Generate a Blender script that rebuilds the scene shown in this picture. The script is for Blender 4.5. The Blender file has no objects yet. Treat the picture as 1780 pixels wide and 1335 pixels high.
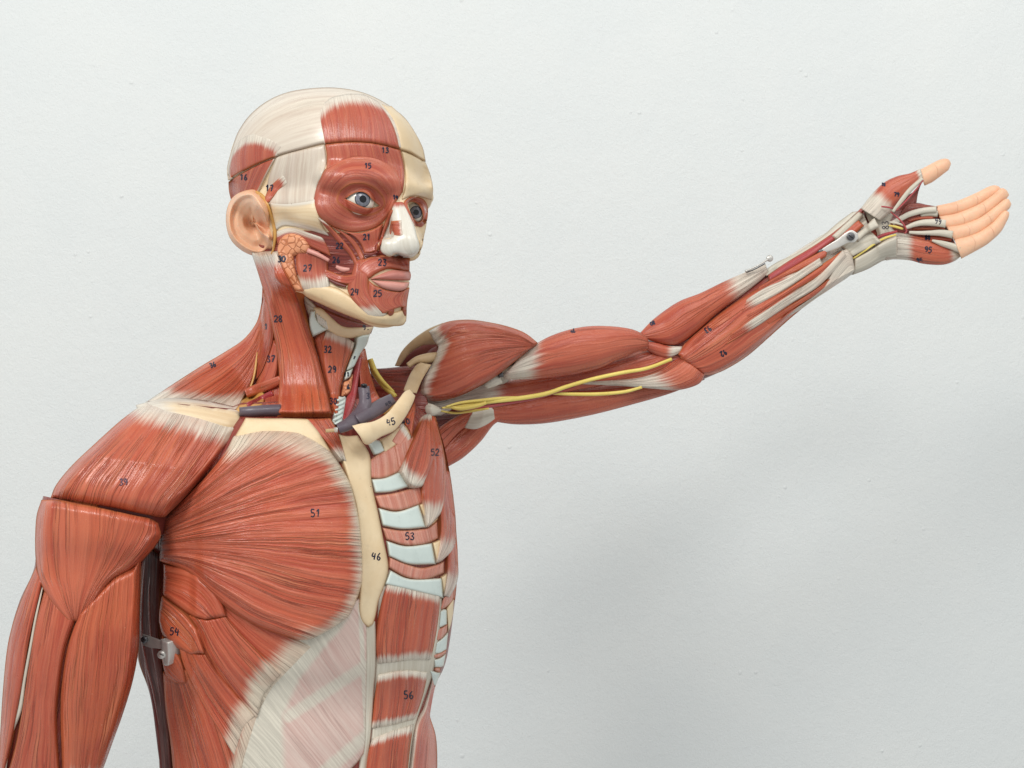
import bpy, math, random
import numpy as np
from mathutils import Vector, Matrix
from mathutils.bvhtree import BVHTree
from mathutils.geometry import delaunay_2d_cdt

random.seed(7); np.random.seed(7)
sc = bpy.context.scene
COL = sc.collection

# ---------------------------------------------------------------- camera, light, exposure
F = 1900.0; CX = 890.0; CY = 667.5; CZ = 1.35
cam_data = bpy.data.cameras.new('camera'); cam = bpy.data.objects.new('camera', cam_data); COL.objects.link(cam)
cam.location = (0, 0, CZ); cam.rotation_euler = (math.radians(90), 0, 0)
cam_data.sensor_width = 36; cam_data.lens = 36 * F / 1780; cam_data.clip_start = 0.05; cam_data.clip_end = 50
sc.camera = cam
world = bpy.data.worlds.new('World'); sc.world = world; world.use_nodes = True
bg = world.node_tree.nodes['Background']; bg.inputs[0].default_value = (0.98, 0.995, 1.0, 1); bg.inputs[1].default_value = 0.56

def area(name, loc, target, size, power, col=(1, 1, 1), sy=None):
    l = bpy.data.lights.new(name, 'AREA'); l.energy = power; l.color = col
    l.shape = 'RECTANGLE'; l.size = size; l.size_y = sy or size
    o = bpy.data.objects.new(name, l); COL.objects.link(o); o.location = loc
    o.rotation_euler = (Vector(target) - Vector(loc)).to_track_quat('-Z', 'Y').to_euler()
    return o
area('wall_fill_lamp', (-1.3, -1.05, 3.15), (0.0, 1.3, 1.2), 0.95, 55, (1, 0.985, 0.955), 0.95)
area('wall_fill_lamp', (1.7, 0.3, 3.2), (1.1, 1.9, 0.7), 1.6, 19, (1.0, 0.99, 0.97))  # added fill, brightens the right of the wall
area('wall_fill_lamp', (0.35, -0.75, 2.75), (-0.1, 1.1, 1.1), 0.7, 12, (1, 0.99, 0.97), 0.5)
sc.view_settings.view_transform = 'Standard'
try: sc.view_settings.look = 'None'
except Exception: pass
sc.view_settings.exposure = 0.0; sc.view_settings.gamma = 1.0
sc.view_settings.use_curve_mapping = False

# ---------------------------------------------------------------- maths helpers
def P(x, y, d):
    return Vector(((x - CX) / F * d, d, CZ + (CY - y) / F * d))
ORI = Vector((0, 0, CZ))
def ray(x, y):                      # unnormalised so that parameter == depth
    return Vector(((x - CX) / F, 1.0, (CY - y) / F))
def lin(c):                         # sRGB 0..255 -> linear
    return tuple(((v / 255) / 12.92 if v / 255 <= 0.04045 else ((v / 255 + 0.055) / 1.055) ** 2.4) for v in c) + (1,)
def catmull(pts, closed=False, sub=12):
    p = np.asarray(pts, float); n = len(p)
    if n == 2 and not closed:
        t = np.linspace(0, 1, sub + 1)[:, None]; return p[0] * (1 - t) + p[1] * t
    out = []
    rng = n if closed else n - 1
    for i in range(rng):
        if closed: a, b, c, d = p[(i - 1) % n], p[i], p[(i + 1) % n], p[(i + 2) % n]
        else:
            b, c = p[i], p[i + 1]
            a = p[i - 1] if i > 0 else 2 * b - c
            d = p[i + 2] if i + 2 < n else 2 * c - b
        t = np.linspace(0, 1, sub, endpoint=False)[:, None]
        out.append(0.5 * ((2 * b) + (-a + c) * t + (2 * a - 5 * b + 4 * c - d) * t ** 2 + (-a + 3 * b - 3 * c + d) * t ** 3))
    out = np.concatenate(out)
    if not closed: out = np.vstack([out, p[-1]])
    else: out = np.vstack([out, out[0]])
    return out
def resample(pts, m, closed=False, raw=False):
    q = np.asarray(pts, float) if raw else catmull(pts, closed)
    s = np.concatenate([[0], np.cumsum(np.linalg.norm(np.diff(q[:, :2], axis=0), axis=1))])
    if s[-1] < 1e-6: return np.repeat(q[:1], m, 0)
    t = np.linspace(0, s[-1], m)
    return np.stack([np.interp(t, s, q[:, k]) for k in range(q.shape[1])], 1)
def plen(pts):
    q = catmull(pts); return float(np.linalg.norm(np.diff(q[:, :2], axis=0), axis=1).sum())
def smooth01(x): x = np.clip(x, 0, 1); return x * x * (3 - 2 * x)

# ---------------------------------------------------------------- materials (all procedural)
MATS = {}
def newmat(name):
    m = bpy.data.materials.new(name); m.use_nodes = True
    nt = m.node_tree; b = nt.nodes['Principled BSDF']; return m, nt, b
class NB:
    def __init__(s, nt): s.nt = nt
    def node(s, t, **k):
        n = s.nt.nodes.new(t)
        for a, v in k.items(): setattr(n, a, v)
        return n
    def link(s, a, b): s.nt.links.new(a, b)
    def val(s, sock, v):
        if isinstance(v, bpy.types.NodeSocket): s.link(v, sock)
        else: sock.default_value = v
    def math(s, op, a, b=0.0, c=None, clamp=False):
        n = s.node('ShaderNodeMath', operation=op); n.use_clamp = clamp
        s.val(n.inputs[0], a); s.val(n.inputs[1], b)
        if c is not None: s.val(n.inputs[2], c)
        return n.outputs[0]
    def comb(s, x, y, z=0.0):
        n = s.node('ShaderNodeCombineXYZ'); s.val(n.inputs[0], x); s.val(n.inputs[1], y); s.val(n.inputs[2], z); return n.outputs[0]
    def noise(s, vec, scale=1.0, detail=2.0, rough=0.5, dist=0.0):
        n = s.node('ShaderNodeTexNoise'); s.link(vec, n.inputs['Vector'])
        n.inputs['Scale'].default_value = scale; n.inputs['Detail'].default_value = detail
        n.inputs['Roughness'].default_value = rough; n.inputs['Distortion'].default_value = dist
        return n.outputs[0]
    def mix(s, f, a, b, mode='MIX'):
        n = s.node('ShaderNodeMix', data_type='RGBA', blend_type=mode)
        s.val(n.inputs[0], f); s.val(n.inputs[6], a); s.val(n.inputs[7], b); return n.outputs[2]
    def step(s, x, a, b):           # smooth ramp from a to b
        n = s.node('ShaderNodeMapRange', interpolation_type='SMOOTHSTEP'); s.val(n.inputs[0], x)
        n.inputs[1].default_value = a; n.inputs[2].default_value = b; return n.outputs[0]
    def attr(s, name):
        n = s.node('ShaderNodeAttribute', attribute_name=name); return n.outputs['Fac']

def fibre_mat(name, base, dark, light, tendon=(216, 206, 190), groove=(196, 128, 88), bump=0.75, rough=0.27, groove_amt=0.7, fine=18, coarse=5.0, streak=0.9, rimc=(178, 128, 70), rim=0.35, contrast=1.0, spec=0.5, ul=0.7, cv=0.34):
    m, nt, b = newmat(name); N = NB(nt)
    uv = N.node('ShaderNodeUVMap', uv_map='fibre').outputs[0]
    sp = N.node('ShaderNodeSeparateXYZ'); N.link(uv, sp.inputs[0]); u, v = sp.outputs[0], sp.outputs[1]
    wob = N.noise(N.comb(N.math('MULTIPLY', u, 1.7), N.math('MULTIPLY', v, 1.5)), 1.0, 2.0)
    v2 = N.math('ADD', v, N.math('MULTIPLY', N.math('SUBTRACT', wob, 0.5), 0.07))
    f1 = N.noise(N.comb(N.math('MULTIPLY', u, 1.1 * ul), N.math('MULTIPLY', v2, fine)), 1.0, 3.0, 0.6)
    f2 = N.noise(N.comb(N.math('MULTIPLY', u, 0.32 * ul), N.math('MULTIPLY', v2, coarse), 3.0), 1.0, 2.0, 0.55)
    f3 = N.noise(N.comb(N.math('MULTIPLY', u, 0.6), N.math('MULTIPLY', v2, 1.6), 7.0), 1.0, 2.0)
    f4 = N.noise(N.comb(N.math('MULTIPLY', u, 2.2), N.math('MULTIPLY', v2, fine * 2.1), 5.0), 1.0, 2.0, 0.6)
    col = N.mix(N.step(f1, 0.5 - 0.14 / contrast, 0.5 + 0.16 / contrast), lin(dark), lin(base))
    col = N.mix(N.math('MULTIPLY', N.step(f2, 0.40, 0.68), 0.45), col, lin(light))
    col = N.mix(N.math('MULTIPLY', N.step(f3, 0.45, 0.72), 0.5), col, lin(base))
    col = N.mix(N.math('MULTIPLY', N.step(f4, 0.56, 0.72), 0.35), col, lin(light))
    # thin tan paint lines lying between the bundles
    g = N.math('ABSOLUTE', N.math('SUBTRACT', f2, 0.5))
    gmask = N.math('MULTIPLY', N.math('SUBTRACT', 1.0, N.step(g, 0.002, 0.014)), groove_amt * 0.30)
    gmask = N.math('MULTIPLY', gmask, N.step(f3, 0.38, 0.6))
    col = N.mix(gmask, col, lin(groove))
    f5 = N.noise(N.comb(N.math('MULTIPLY', u, 0.30 * ul), N.math('MULTIPLY', v2, coarse * 1.7), 11.0), 1.0, 2.0, 0.55)
    pres = N.step(N.noise(N.comb(N.math('MULTIPLY', u, 0.8 * ul), N.math('MULTIPLY', v2, 2.5), 17.0), 1.0, 2.0), 0.42, 0.58)
    carve = N.math('SUBTRACT', 1.0, N.step(N.math('ABSOLUTE', N.math('SUBTRACT', f5, 0.5)), 0.004, 0.026))
    carve = N.math('MULTIPLY', carve, pres)
    ridge = N.math('SUBTRACT', 1.0, N.step(N.math('ABSOLUTE', N.math('SUBTRACT', f5, 0.545)), 0.004, 0.024))
    ridge = N.math('MULTIPLY', ridge, pres)
    col = N.mix(N.math('MULTIPLY', carve, cv), col, lin(tuple(c * 0.78 for c in dark)))
    col = N.mix(N.math('MULTIPLY', ridge, groove_amt * 0.5), col, lin(groove))
    T = N.attr('tendon')
    st = N.math('ADD', T, N.math('MULTIPLY', N.math('SUBTRACT', f1, 0.5), streak))
    st = N.math('ADD', st, N.math('MULTIPLY', N.math('SUBTRACT', f4, 0.5), streak * 0.5))
    st = N.math('ADD', st, N.math('MULTIPLY', N.math('SUBTRACT', f2, 0.5), streak * 0.5))
    tm = N.step(st, 0.18, 0.92)
    tcol = N.mix(N.step(f1, 0.35, 0.65), lin(tuple(c * 0.90 for c in tendon)), lin(tendon))
    col = N.mix(tm, col, tcol)
    col = N.mix(N.math('MULTIPLY', N.attr('rim'), rim), col, lin(rimc))
    # handling marks and tiny flecks in the lacquer
    geo = N.node('ShaderNodeNewGeometry').outputs['Position']
    sm = N.noise(geo, 45.0, 4.0, 0.6); big = N.noise(geo, 11.0, 3.0, 0.6)
    col = N.mix(N.math('MULTIPLY', N.step(big, 0.50, 0.72), 0.30 if name.startswith('muscle') else 0.0), col, lin(tuple(min(255, c * k) for c, k in zip(base, (1.07, 1.16, 1.02)))))
    col = N.mix(N.math('MULTIPLY', N.step(big, 0.50, 0.28), 0.30 if name.startswith('muscle') else 0.0), col, lin(tuple(c * 0.86 for c in base)))
    fleck = N.noise(geo, 520.0, 2.0); col = N.mix(N.math('MULTIPLY', N.step(fleck, 0.74, 0.80), 0.55), col, lin((226, 176, 140)))
    col = N.mix(N.math('MULTIPLY', N.step(sm, 0.55, 0.8), 0.22), col, lin(tuple(c * 0.72 for c in base)))
    N.link(col, b.inputs['Base Color'])
    rr = N.math('ADD', rough, N.math('MULTIPLY', N.math('SUBTRACT', sm, 0.5), 0.35))
    rr = N.math('ADD', rr, N.math('MULTIPLY', N.attr('rim'), 0.4)); N.link(rr, b.inputs['Roughness'])
    h = N.math('ADD', N.math('MULTIPLY', f1, 0.35), N.math('MULTIPLY', f2, 1.1))
    h = N.math('ADD', h, N.math('MULTIPLY', gmask, -0.22))
    h = N.math('ADD', h, N.math('MULTIPLY', f4, 0.12)); h = N.math('ADD', h, N.math('MULTIPLY', carve, -0.42)); h = N.math('ADD', h, N.math('MULTIPLY', ridge, 0.12))
    bp = N.node('ShaderNodeBump'); bp.inputs['Strength'].default_value = bump; bp.inputs['Distance'].default_value = 0.0032
    N.link(h, bp.inputs['Height']); N.link(bp.outputs[0], b.inputs['Normal'])
    N.link(N.math('MULTIPLY', N.math('SUBTRACT', 1.0, N.attr('rim')), spec), b.inputs['Specular IOR Level'])
    MATS[name] = m; return m

def plain_mat(name, c, c2=None, rough=0.4, bump=0.15, scale=160, metallic=0.0, spots=0.0, sss=0.0, rim=(170, 125, 65), rimamt=0.45, scale2=18):
    m, nt, b = newmat(name); N = NB(nt)
    geo = N.node('ShaderNodeNewGeometry').outputs['Position']
    n1 = N.noise(geo, scale2, 4.0, 0.6); n2 = N.noise(geo, scale, 3.0, 0.6); n3 = N.noise(geo, 420.0, 2.0)
    c2 = c2 or tuple(v * 0.86 for v in c)
    col = N.mix(N.step(n1, 0.3, 0.7), lin(c2), lin(c))
    col = N.mix(N.math('MULTIPLY', N.step(n2, 0.55, 0.75), 0.25), col, lin(tuple(v * 0.8 for v in c)))
    if spots: col = N.mix(N.math('MULTIPLY', N.step(n3, 0.68, 0.74), spots), col, lin((70, 50, 35)))
    if rimamt: col = N.mix(N.math('MULTIPLY', N.attr('rim'), rimamt), col, lin(rim))
    N.link(col, b.inputs['Base Color'])
    N.link(N.math('ADD', rough, N.math('MULTIPLY', N.math('SUBTRACT', n2, 0.5), 0.25)), b.inputs['Roughness'])
    b.inputs['Metallic'].default_value = metallic
    if sss:
        b.inputs['Subsurface Weight'].default_value = sss; b.inputs['Subsurface Radius'].default_value = (1, 0.4, 0.25); b.inputs['Subsurface Scale'].default_value = 0.006
    bp = N.node('ShaderNodeBump'); bp.inputs['Strength'].default_value = bump; bp.inputs['Distance'].default_value = 0.001
    N.link(N.math('ADD', n2, N.math('MULTIPLY', n3, 0.4)), bp.inputs['Height']); N.link(bp.outputs[0], b.inputs['Normal'])
    MATS[name] = m; return m

RED = dict(base=(184, 90, 64), dark=(162, 68, 49), light=(203, 118, 90))
fibre_mat('muscle', **RED)
fibre_mat('muscle_orange', (188, 91, 60), (166, 70, 47), (205, 120, 88), groove_amt=0.9)
fibre_mat('muscle_chest', (192, 94, 66), (168, 69, 47), (209, 122, 92), groove_amt=1.0, coarse=5.5, bump=0.85, ul=0.4, tendon=(222, 208, 186))
fibre_mat('muscle_face', (174, 84, 66), (156, 71, 56), (200, 120, 92), groove_amt=0.8, fine=34, coarse=11, bump=0.30)
fibre_mat('muscle_deep', (140, 62, 52), (106, 42, 38), (160, 84, 70), groove_amt=0.4)
fibre_mat('muscle_maroon', (104, 46, 40), (64, 28, 26), (132, 80, 72), spec=0.12, tendon=(150, 125, 115), groove=(140,110,95), groove_amt=0.5, rough=0.6, bump=0.8)  # own maroon, darkened further to carry the shade between arm and trunk
fibre_mat('muscle_pink', (204, 136, 116), (188, 110, 92), (224, 176, 158), groove=(230, 196, 172), groove_amt=0.6, fine=34, coarse=14, bump=0.3)
fibre_mat('muscle_side', (192, 112, 98), (172, 88, 76), (212, 146, 128), bump=0.4)
fibre_mat('sheath', (210, 185, 174), (197, 164, 154), (216, 198, 186), tendon=(214, 208, 192), groove=(150, 110, 96), groove_amt=0.35, cv=0.4, fine=22, bump=0.25, rough=0.45, streak=0.35)
fibre_mat('scalp', (210, 199, 182), (194, 178, 162), (218, 208, 194), tendon=(218, 208, 190), groove=(180, 158, 146), groove_amt=0.35, fine=20, cv=0.2, bump=0.10, rough=0.30, rimc=(150, 120, 90))
fibre_mat('nose', (214, 210, 198), (204, 198, 184), (222, 218, 208), tendon=(176, 90, 74), groove_amt=0.0, cv=0.0, fine=30, bump=0.08, rough=0.28, rim=0.0)
fibre_mat('tendon', (206, 200, 184), (188, 180, 162), (218, 212, 198), tendon=(214, 208, 194), groove=(170, 150, 125), groove_amt=0.3, cv=0.12, bump=0.18, rough=0.42, rimc=(150, 110, 90))
fibre_mat('artery', (164, 62, 66), (140, 46, 52), (186, 88, 86), groove_amt=0.1, bump=0.2)
fibre_mat('lip', (194, 126, 114), (178, 108, 98), (206, 142, 130), groove_amt=0.1, bump=0.15, rough=0.4, rim=0.15, cv=0.15)
fibre_mat('lip_light', (208, 148, 136), (196, 134, 122), (218, 162, 150), groove_amt=0.05, bump=0.1, rough=0.4, rim=0.1, cv=0.15)
plain_mat('bone', (229, 208, 172), (218, 192, 152), rough=0.45, bump=0.2, rimamt=0.5)
fibre_mat('bone_fade', (222, 200, 164), (212, 186, 148), (228, 208, 176), tendon=(214, 206, 192), groove_amt=0.0, cv=0.0, fine=14, bump=0.12, rough=0.42, rim=0.15, streak=0.5)
plain_mat('crease', (216, 164, 132), (208, 152, 122), rough=0.5, rimamt=0)
plain_mat('worn', (186, 176, 146), (160, 150, 118), rough=0.6, rimamt=0, scale=260)
plain_mat('bone_dull', (196, 170, 132), (176, 150, 114), rough=0.5)
plain_mat('brow_bone', (220, 198, 162), (212, 188, 150), rough=0.35, bump=0.1)
plain_mat('cartilage', (210, 222, 216), (200, 212, 206), rough=0.32, bump=0.08, rim=(186, 160, 110))
plain_mat('nose_white', (216, 214, 204), (204, 200, 188), rough=0.30, bump=0.1, rimamt=0.0, spots=0.4)
plain_mat('skin', (233, 188, 154), (226, 174, 140), rough=0.42, bump=0.12, sss=0.15, rim=(214, 160, 110), rimamt=0.3)
plain_mat('vein', (96, 86, 94), (84, 74, 84), rough=0.36, bump=0.15, rimamt=0)
plain_mat('nerve', (228, 208, 112), (214, 190, 92), rough=0.4, bump=0.1, rim=(190, 150, 60), rimamt=0.2)
plain_mat('fat', (204, 158, 84), (184, 130, 66), rough=0.35, bump=0.6, scale=90)
plain_mat('hollow', (120, 52, 44), (96, 40, 36), rough=0.45, rimamt=0)
plain_mat('body', (138, 66, 56), (104, 46, 42), rough=0.45, rimamt=0)
plain_mat('seam', (110, 72, 44), (90, 52, 34), rough=0.6, rimamt=0)
plain_mat('ink', (30, 26, 52), (22, 20, 40), rough=0.5, rimamt=0, bump=0)
plain_mat('ink_faded', (86, 52, 70), (74, 44, 60), rough=0.5, rimamt=0, bump=0)
plain_mat('metal', (214, 212, 206), (178, 174, 168), rough=0.38, metallic=0.55, rimamt=0, scale=300)
plain_mat('metal_dark', (110, 110, 112), (84, 84, 86), rough=0.38, metallic=0.9, rimamt=0)
plain_mat('eyeball', (232, 228, 214), (226, 220, 206), rough=0.12, bump=0.0, rimamt=0)
plain_mat('iris', (128, 130, 138), (98, 100, 110), rough=0.15, bump=0.0, rimamt=0, scale2=700)
plain_mat('iris_edge', (66, 68, 78), (54, 56, 66), rough=0.15, bump=0.0, rimamt=0)
plain_mat('pupil', (22, 24, 30), (14, 14, 18), rough=0.1, bump=0.0, rimamt=0)

def gland_mat():
    m, nt, b = newmat('gland'); N = NB(nt)
    geo = N.node('ShaderNodeNewGeometry').outputs['Position']
    wn = N.node('ShaderNodeTexNoise'); N.link(geo, wn.inputs['Vector']); wn.inputs['Scale'].default_value = 90
    va = N.node('ShaderNodeVectorMath', operation='MULTIPLY_ADD'); N.link(wn.outputs['Color'], va.inputs[0]); va.inputs[1].default_value = (0.006,) * 3; N.link(geo, va.inputs[2])
    vo = N.node('ShaderNodeTexVoronoi', feature='DISTANCE_TO_EDGE'); N.link(va.outputs[0], vo.inputs['Vector']); vo.inputs['Scale'].default_value = 125
    e = N.step(vo.outputs[0], 0.0, 0.10); n = N.noise(geo, 40, 3)
    col = N.mix(e, lin((176, 104, 66)), N.mix(N.step(n, .35, .65), lin((212, 142, 102)), lin((224, 158, 118))))
    N.link(col, b.inputs['Base Color']); b.inputs['Roughness'].default_value = 0.42
    bp = N.node('ShaderNodeBump'); bp.inputs['Strength'].default_value = 0.5; bp.inputs['Distance'].default_value = 0.0012
    N.link(e, bp.inputs['Height']); N.link(bp.outputs[0], b.inputs['Normal']); MATS['gland'] = m
gland_mat()

def wall_mat():
    m, nt, b = newmat('plaster'); N = NB(nt)
    geo = N.node('ShaderNodeNewGeometry').outputs['Position']
    n0 = N.noise(geo, 3.0, 4.0, 0.6); n1 = N.noise(geo, 75.0, 4.0, 0.6, 0.6); n2 = N.noise(geo, 300.0, 4.0, 0.65); n3 = N.noise(geo, 24.0, 2.0, 0.5)
    col = N.mix(N.step(n0, 0.3, 0.7), lin((217, 221, 220)), lin((221, 224, 222)))
    N.link(col, b.inputs['Base Color']); b.inputs['Roughness'].default_value = 0.62
    vo = N.node('ShaderNodeTexVoronoi', feature='F1'); N.link(geo, vo.inputs['Vector']); vo.inputs['Scale'].default_value = 34
    pit = N.math('SUBTRACT', 1.0, N.step(vo.outputs[0], 0.02, 0.16))
    pit = N.math('MULTIPLY', pit, N.step(n3, 0.56, 0.66))
    h = N.math('ADD', N.math('MULTIPLY', n1, 0.55), N.math('MULTIPLY', n2, 0.5)); h = N.math('ADD', h, N.math('MULTIPLY', n3, 0.5))
    h = N.math('ADD', h, N.math('MULTIPLY', pit, 0.7))
    bp = N.node('ShaderNodeBump'); bp.inputs['Strength'].default_value = 0.6; bp.inputs['Distance'].default_value = 0.0030
    N.link(h, bp.inputs['Height']); N.link(bp.outputs[0], b.inputs['Normal']); MATS['plaster'] = m
wall_mat()

# ---------------------------------------------------------------- the wall
me = bpy.data.meshes.new('wall')
R = 4.0; yw = 1.86
me.from_pydata([(-R, yw - 0.25, -1.5), (R, yw + 0.25, -1.5), (R, yw + 0.25, 4.5), (-R, yw - 0.25, 4.5),
                (-R, yw + 0.1, -1.5), (R, yw + 0.6, -1.5), (R, yw + 0.6, 4.5), (-R, yw + 0.1, 4.5)], [],
               [(0, 1, 2, 3), (5, 4, 7, 6), (4, 0, 3, 7), (1, 5, 6, 2), (3, 2, 6, 7), (4, 5, 1, 0)])
wall = bpy.data.objects.new('wall', me); COL.objects.link(wall); me.materials.append(MATS['plaster'])
wall['kind'] = 'structure'; wall['label'] = 'rough white plaster wall behind the anatomical figure'; wall['category'] = 'wall'

# ---------------------------------------------------------------- the one thing: the anatomical model
ROOT = bpy.data.objects.new('anatomical_model', None); COL.objects.link(ROOT)
ROOT.location = P(520, 1600, 1.07)
ROOT['label'] = 'painted anatomical torso figure with exposed red muscles and one outstretched arm'
ROOT['category'] = 'anatomical model'
bpy.context.view_layer.update()

ALL = []                             # (object, verts, faces) for the ink marks
def make_mesh(name, verts, faces, mat, uv=None, tendon=None, rim=None, parent=None, smooth=True, mats=None, mark=True):
    me = bpy.data.meshes.new(name)
    me.from_pydata([tuple(v) for v in verts], [], faces)
    me.materials.append(MATS[mat])
    n = len(verts)
    if uv is not None:
        l = me.uv_layers.new(name='fibre'); vi = np.empty(len(me.loops), int); me.loops.foreach_get('vertex_index', vi)
        l.data.foreach_set('uv', np.asarray(uv, float)[vi].ravel())
    for nm, a in (('tendon', tendon), ('rim', rim)):
        at = me.attributes.new(nm, 'FLOAT', 'POINT')
        at.data.foreach_set('value', np.zeros(n) if a is None else np.asarray(a, float))
    if smooth: me.polygons.foreach_set('use_smooth', [True] * len(me.polygons))
    me.update()
    o = bpy.data.objects.new(name, me); COL.objects.link(o)
    par = parent or ROOT
    o.parent = par; o.matrix_parent_inverse = par.matrix_world.inverted() if par is ROOT else ROOT.matrix_world.inverted()
    if par is not ROOT: o.matrix_parent_inverse = Matrix.Identity(4); 
    if mark: ALL.append((o, verts, faces))
    return o

BASES = {}
def add_base(key, verts, faces):
    BASES.setdefault(key, []).append(BVHTree.FromPolygons([tuple(v) for v in verts], faces))
def hit(keys, x, y, guess=None):
    """depth and facing (cos) of the nearest base surface on this pixel's ray; closest approach when it misses"""
    D = ray(x, y); dn = D.normalized(); L = D.length
    best = None
    for k in keys:
        for b in BASES[k]:
            loc, nor, idx, dist = b.ray_cast(ORI, dn, 8.0)
            if loc is not None and (best is None or dist < best[0]): best = (dist, abs(nor.dot(dn)))
    if best: return best[0] / L, best[1], True
    g = guess or 1.0; bb = None
    for k in keys:
        for b in BASES[k]:
            t = g * L
            for _ in range(7):
                q, nor, idx, dist = b.find_nearest(ORI + dn * t)
                if q is None: break
                t = (q - ORI).dot(dn)
            if q is not None and (bb is None or dist < bb[0]): bb = (dist, t)
    return bb[1] / L, 0.3, False
def nearest(keys, p):
    bb = None
    for k in keys:
        for b in BASES[k]:
            q, nor, idx, dist = b.find_nearest(p)
            if q is not None and (bb is None or dist < bb[0]): bb = (dist, q, nor)
    return bb[1], bb[2]

def lens(name, U, L, dep, ratio=0.8, psi=0.0, mat='muscle', power=2.0, step=3.0, nsec=36, tend=(0, 0, 0, 0), base=None, keys=None, lift=0.0,
         mark=True, parent=None, tcolor=None, cap=True, visible=True, tfun=None, bias=None):
    """closed solid whose outline follows two traced contours; dep = depth (number, list along the length or function of x)"""
    m = max(4, int(max(plen(U), plen(L)) / step))
    a = resample(U, m); b = resample(L, m)
    mid = (a + b) / 2; ax = np.concatenate([[0], np.cumsum(np.linalg.norm(np.diff(mid, axis=0), axis=1))])
    ds = np.empty(m)
    for i in range(m):
        s = i / (m - 1)
        if callable(dep): ds[i] = dep(mid[i, 0])
        elif keys: ds[i] = 0
        elif isinstance(dep, (list, tuple)): ds[i] = np.interp(s, np.linspace(0, 1, len(dep)), dep)
        else: ds[i] = dep
    if keys:
        g = 1.0
        for i in range(m):
            g = hit(keys, mid[i, 0], mid[i, 1], g)[0]; ds[i] = g
        for _ in range(6): ds[1:-1] = (ds[:-2] + 2 * ds[1:-1] + ds[2:]) / 4
        ds -= lift
    rt = np.array([np.interp(i / (m - 1), np.linspace(0, 1, len(ratio)), ratio) if isinstance(ratio, (list, tuple)) else ratio for i in range(m)])
    th = np.linspace(0, 2 * np.pi, nsec, endpoint=False)
    cx = np.sign(np.cos(th)) * np.abs(np.cos(th)) ** (2 / power); sy = np.sign(np.sin(th)) * np.abs(np.sin(th)) ** (2 / power)
    verts = []; uv = []; tn = []
    o1, o2 = random.random() * 20, random.random() * 20
    wmax = max(np.linalg.norm(a - b, axis=1).max(), 6)
    for i in range(m):
        ex = cx * math.cos(psi) - rt[i] * sy * math.sin(psi)        # rotated section
        ey = cx * math.sin(psi) + rt[i] * sy * math.cos(psi)
        ext = np.abs(ex).max(); ex = ex / ext; ey = ey / ext
        hw = np.linalg.norm(a[i] - b[i]) / 2 * ds[i] / F
        for k in range(nsec):
            d = ds[i] + ey[k] * hw
            px = mid[i] + (a[i] - b[i]) / 2 * ex[k] * ds[i] / d * 1.0
            # keep the metric size right off the centre depth, and the contour on the traced outline
            px = mid[i] + (a[i] - b[i]) / 2 * ex[k]
            verts.append(P(px[0], px[1], d))
            uv.append((ax[i] / 100 + o1, abs(((th[k] / (2 * np.pi) + 0.25) % 1) - 0.5) * 2 * wmax * 1.5 / 100 + o2))
            s, e = ax[i], ax[-1] - ax[i]; T = 0.0
            if tend[1] > 0: T = max(T, 1 - smooth01((s - tend[0]) / tend[1]))
            if tend[3] > 0: T = max(T, 1 - smooth01((e - tend[2]) / tend[3]))
            if tfun: T = max(T, tfun(px[0], px[1]))
            tn.append(float(T))
    faces = []
    for i in range(m - 1):
        for k in range(nsec):
            k2 = (k + 1) % nsec
            faces.append((i * nsec + k, i * nsec + k2, (i + 1) * nsec + k2, (i + 1) * nsec + k))
    if cap:
        for i, rev in ((0, True), (m - 1, False)):
            c = sum((Vector(verts[i * nsec + k]) for k in range(nsec)), Vector()) / nsec
            verts.append(c); uv.append(uv[i * nsec]); tn.append(tn[i * nsec]); ci = len(verts) - 1
            for k in range(nsec):
                k2 = (k + 1) % nsec
                faces.append((i * nsec + k2, i * nsec + k, ci) if rev else (i * nsec + k, i * nsec + k2, ci))
    if base: add_base(base, verts, faces)
    if not visible: return None
    return make_mesh(name, verts, faces, mat, uv, tn, None, parent, mark=mark)

def tube(name, path, r, dep, mat, ratio=1.0, **kw):
    """a cord along a px path; r px (number or list)"""
    m = max(6, int(plen(path) / 3)); q = resample(path, m)
    tg = np.gradient(q, axis=0); tg /= np.linalg.norm(tg, axis=1)[:, None] + 1e-9
    nr = np.stack([-tg[:, 1], tg[:, 0]], 1)
    rr = np.array([np.interp(i / (m - 1), np.linspace(0, 1, len(r)), r) if isinstance(r, (list, tuple)) else r for i in range(m)])[:, None]
    kw.setdefault('nsec', 16)
    return lens(name, [tuple(x) for x in q + nr * rr][::1], [tuple(x) for x in q - nr * rr][::1], dep, ratio, mat=mat, **kw)

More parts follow.
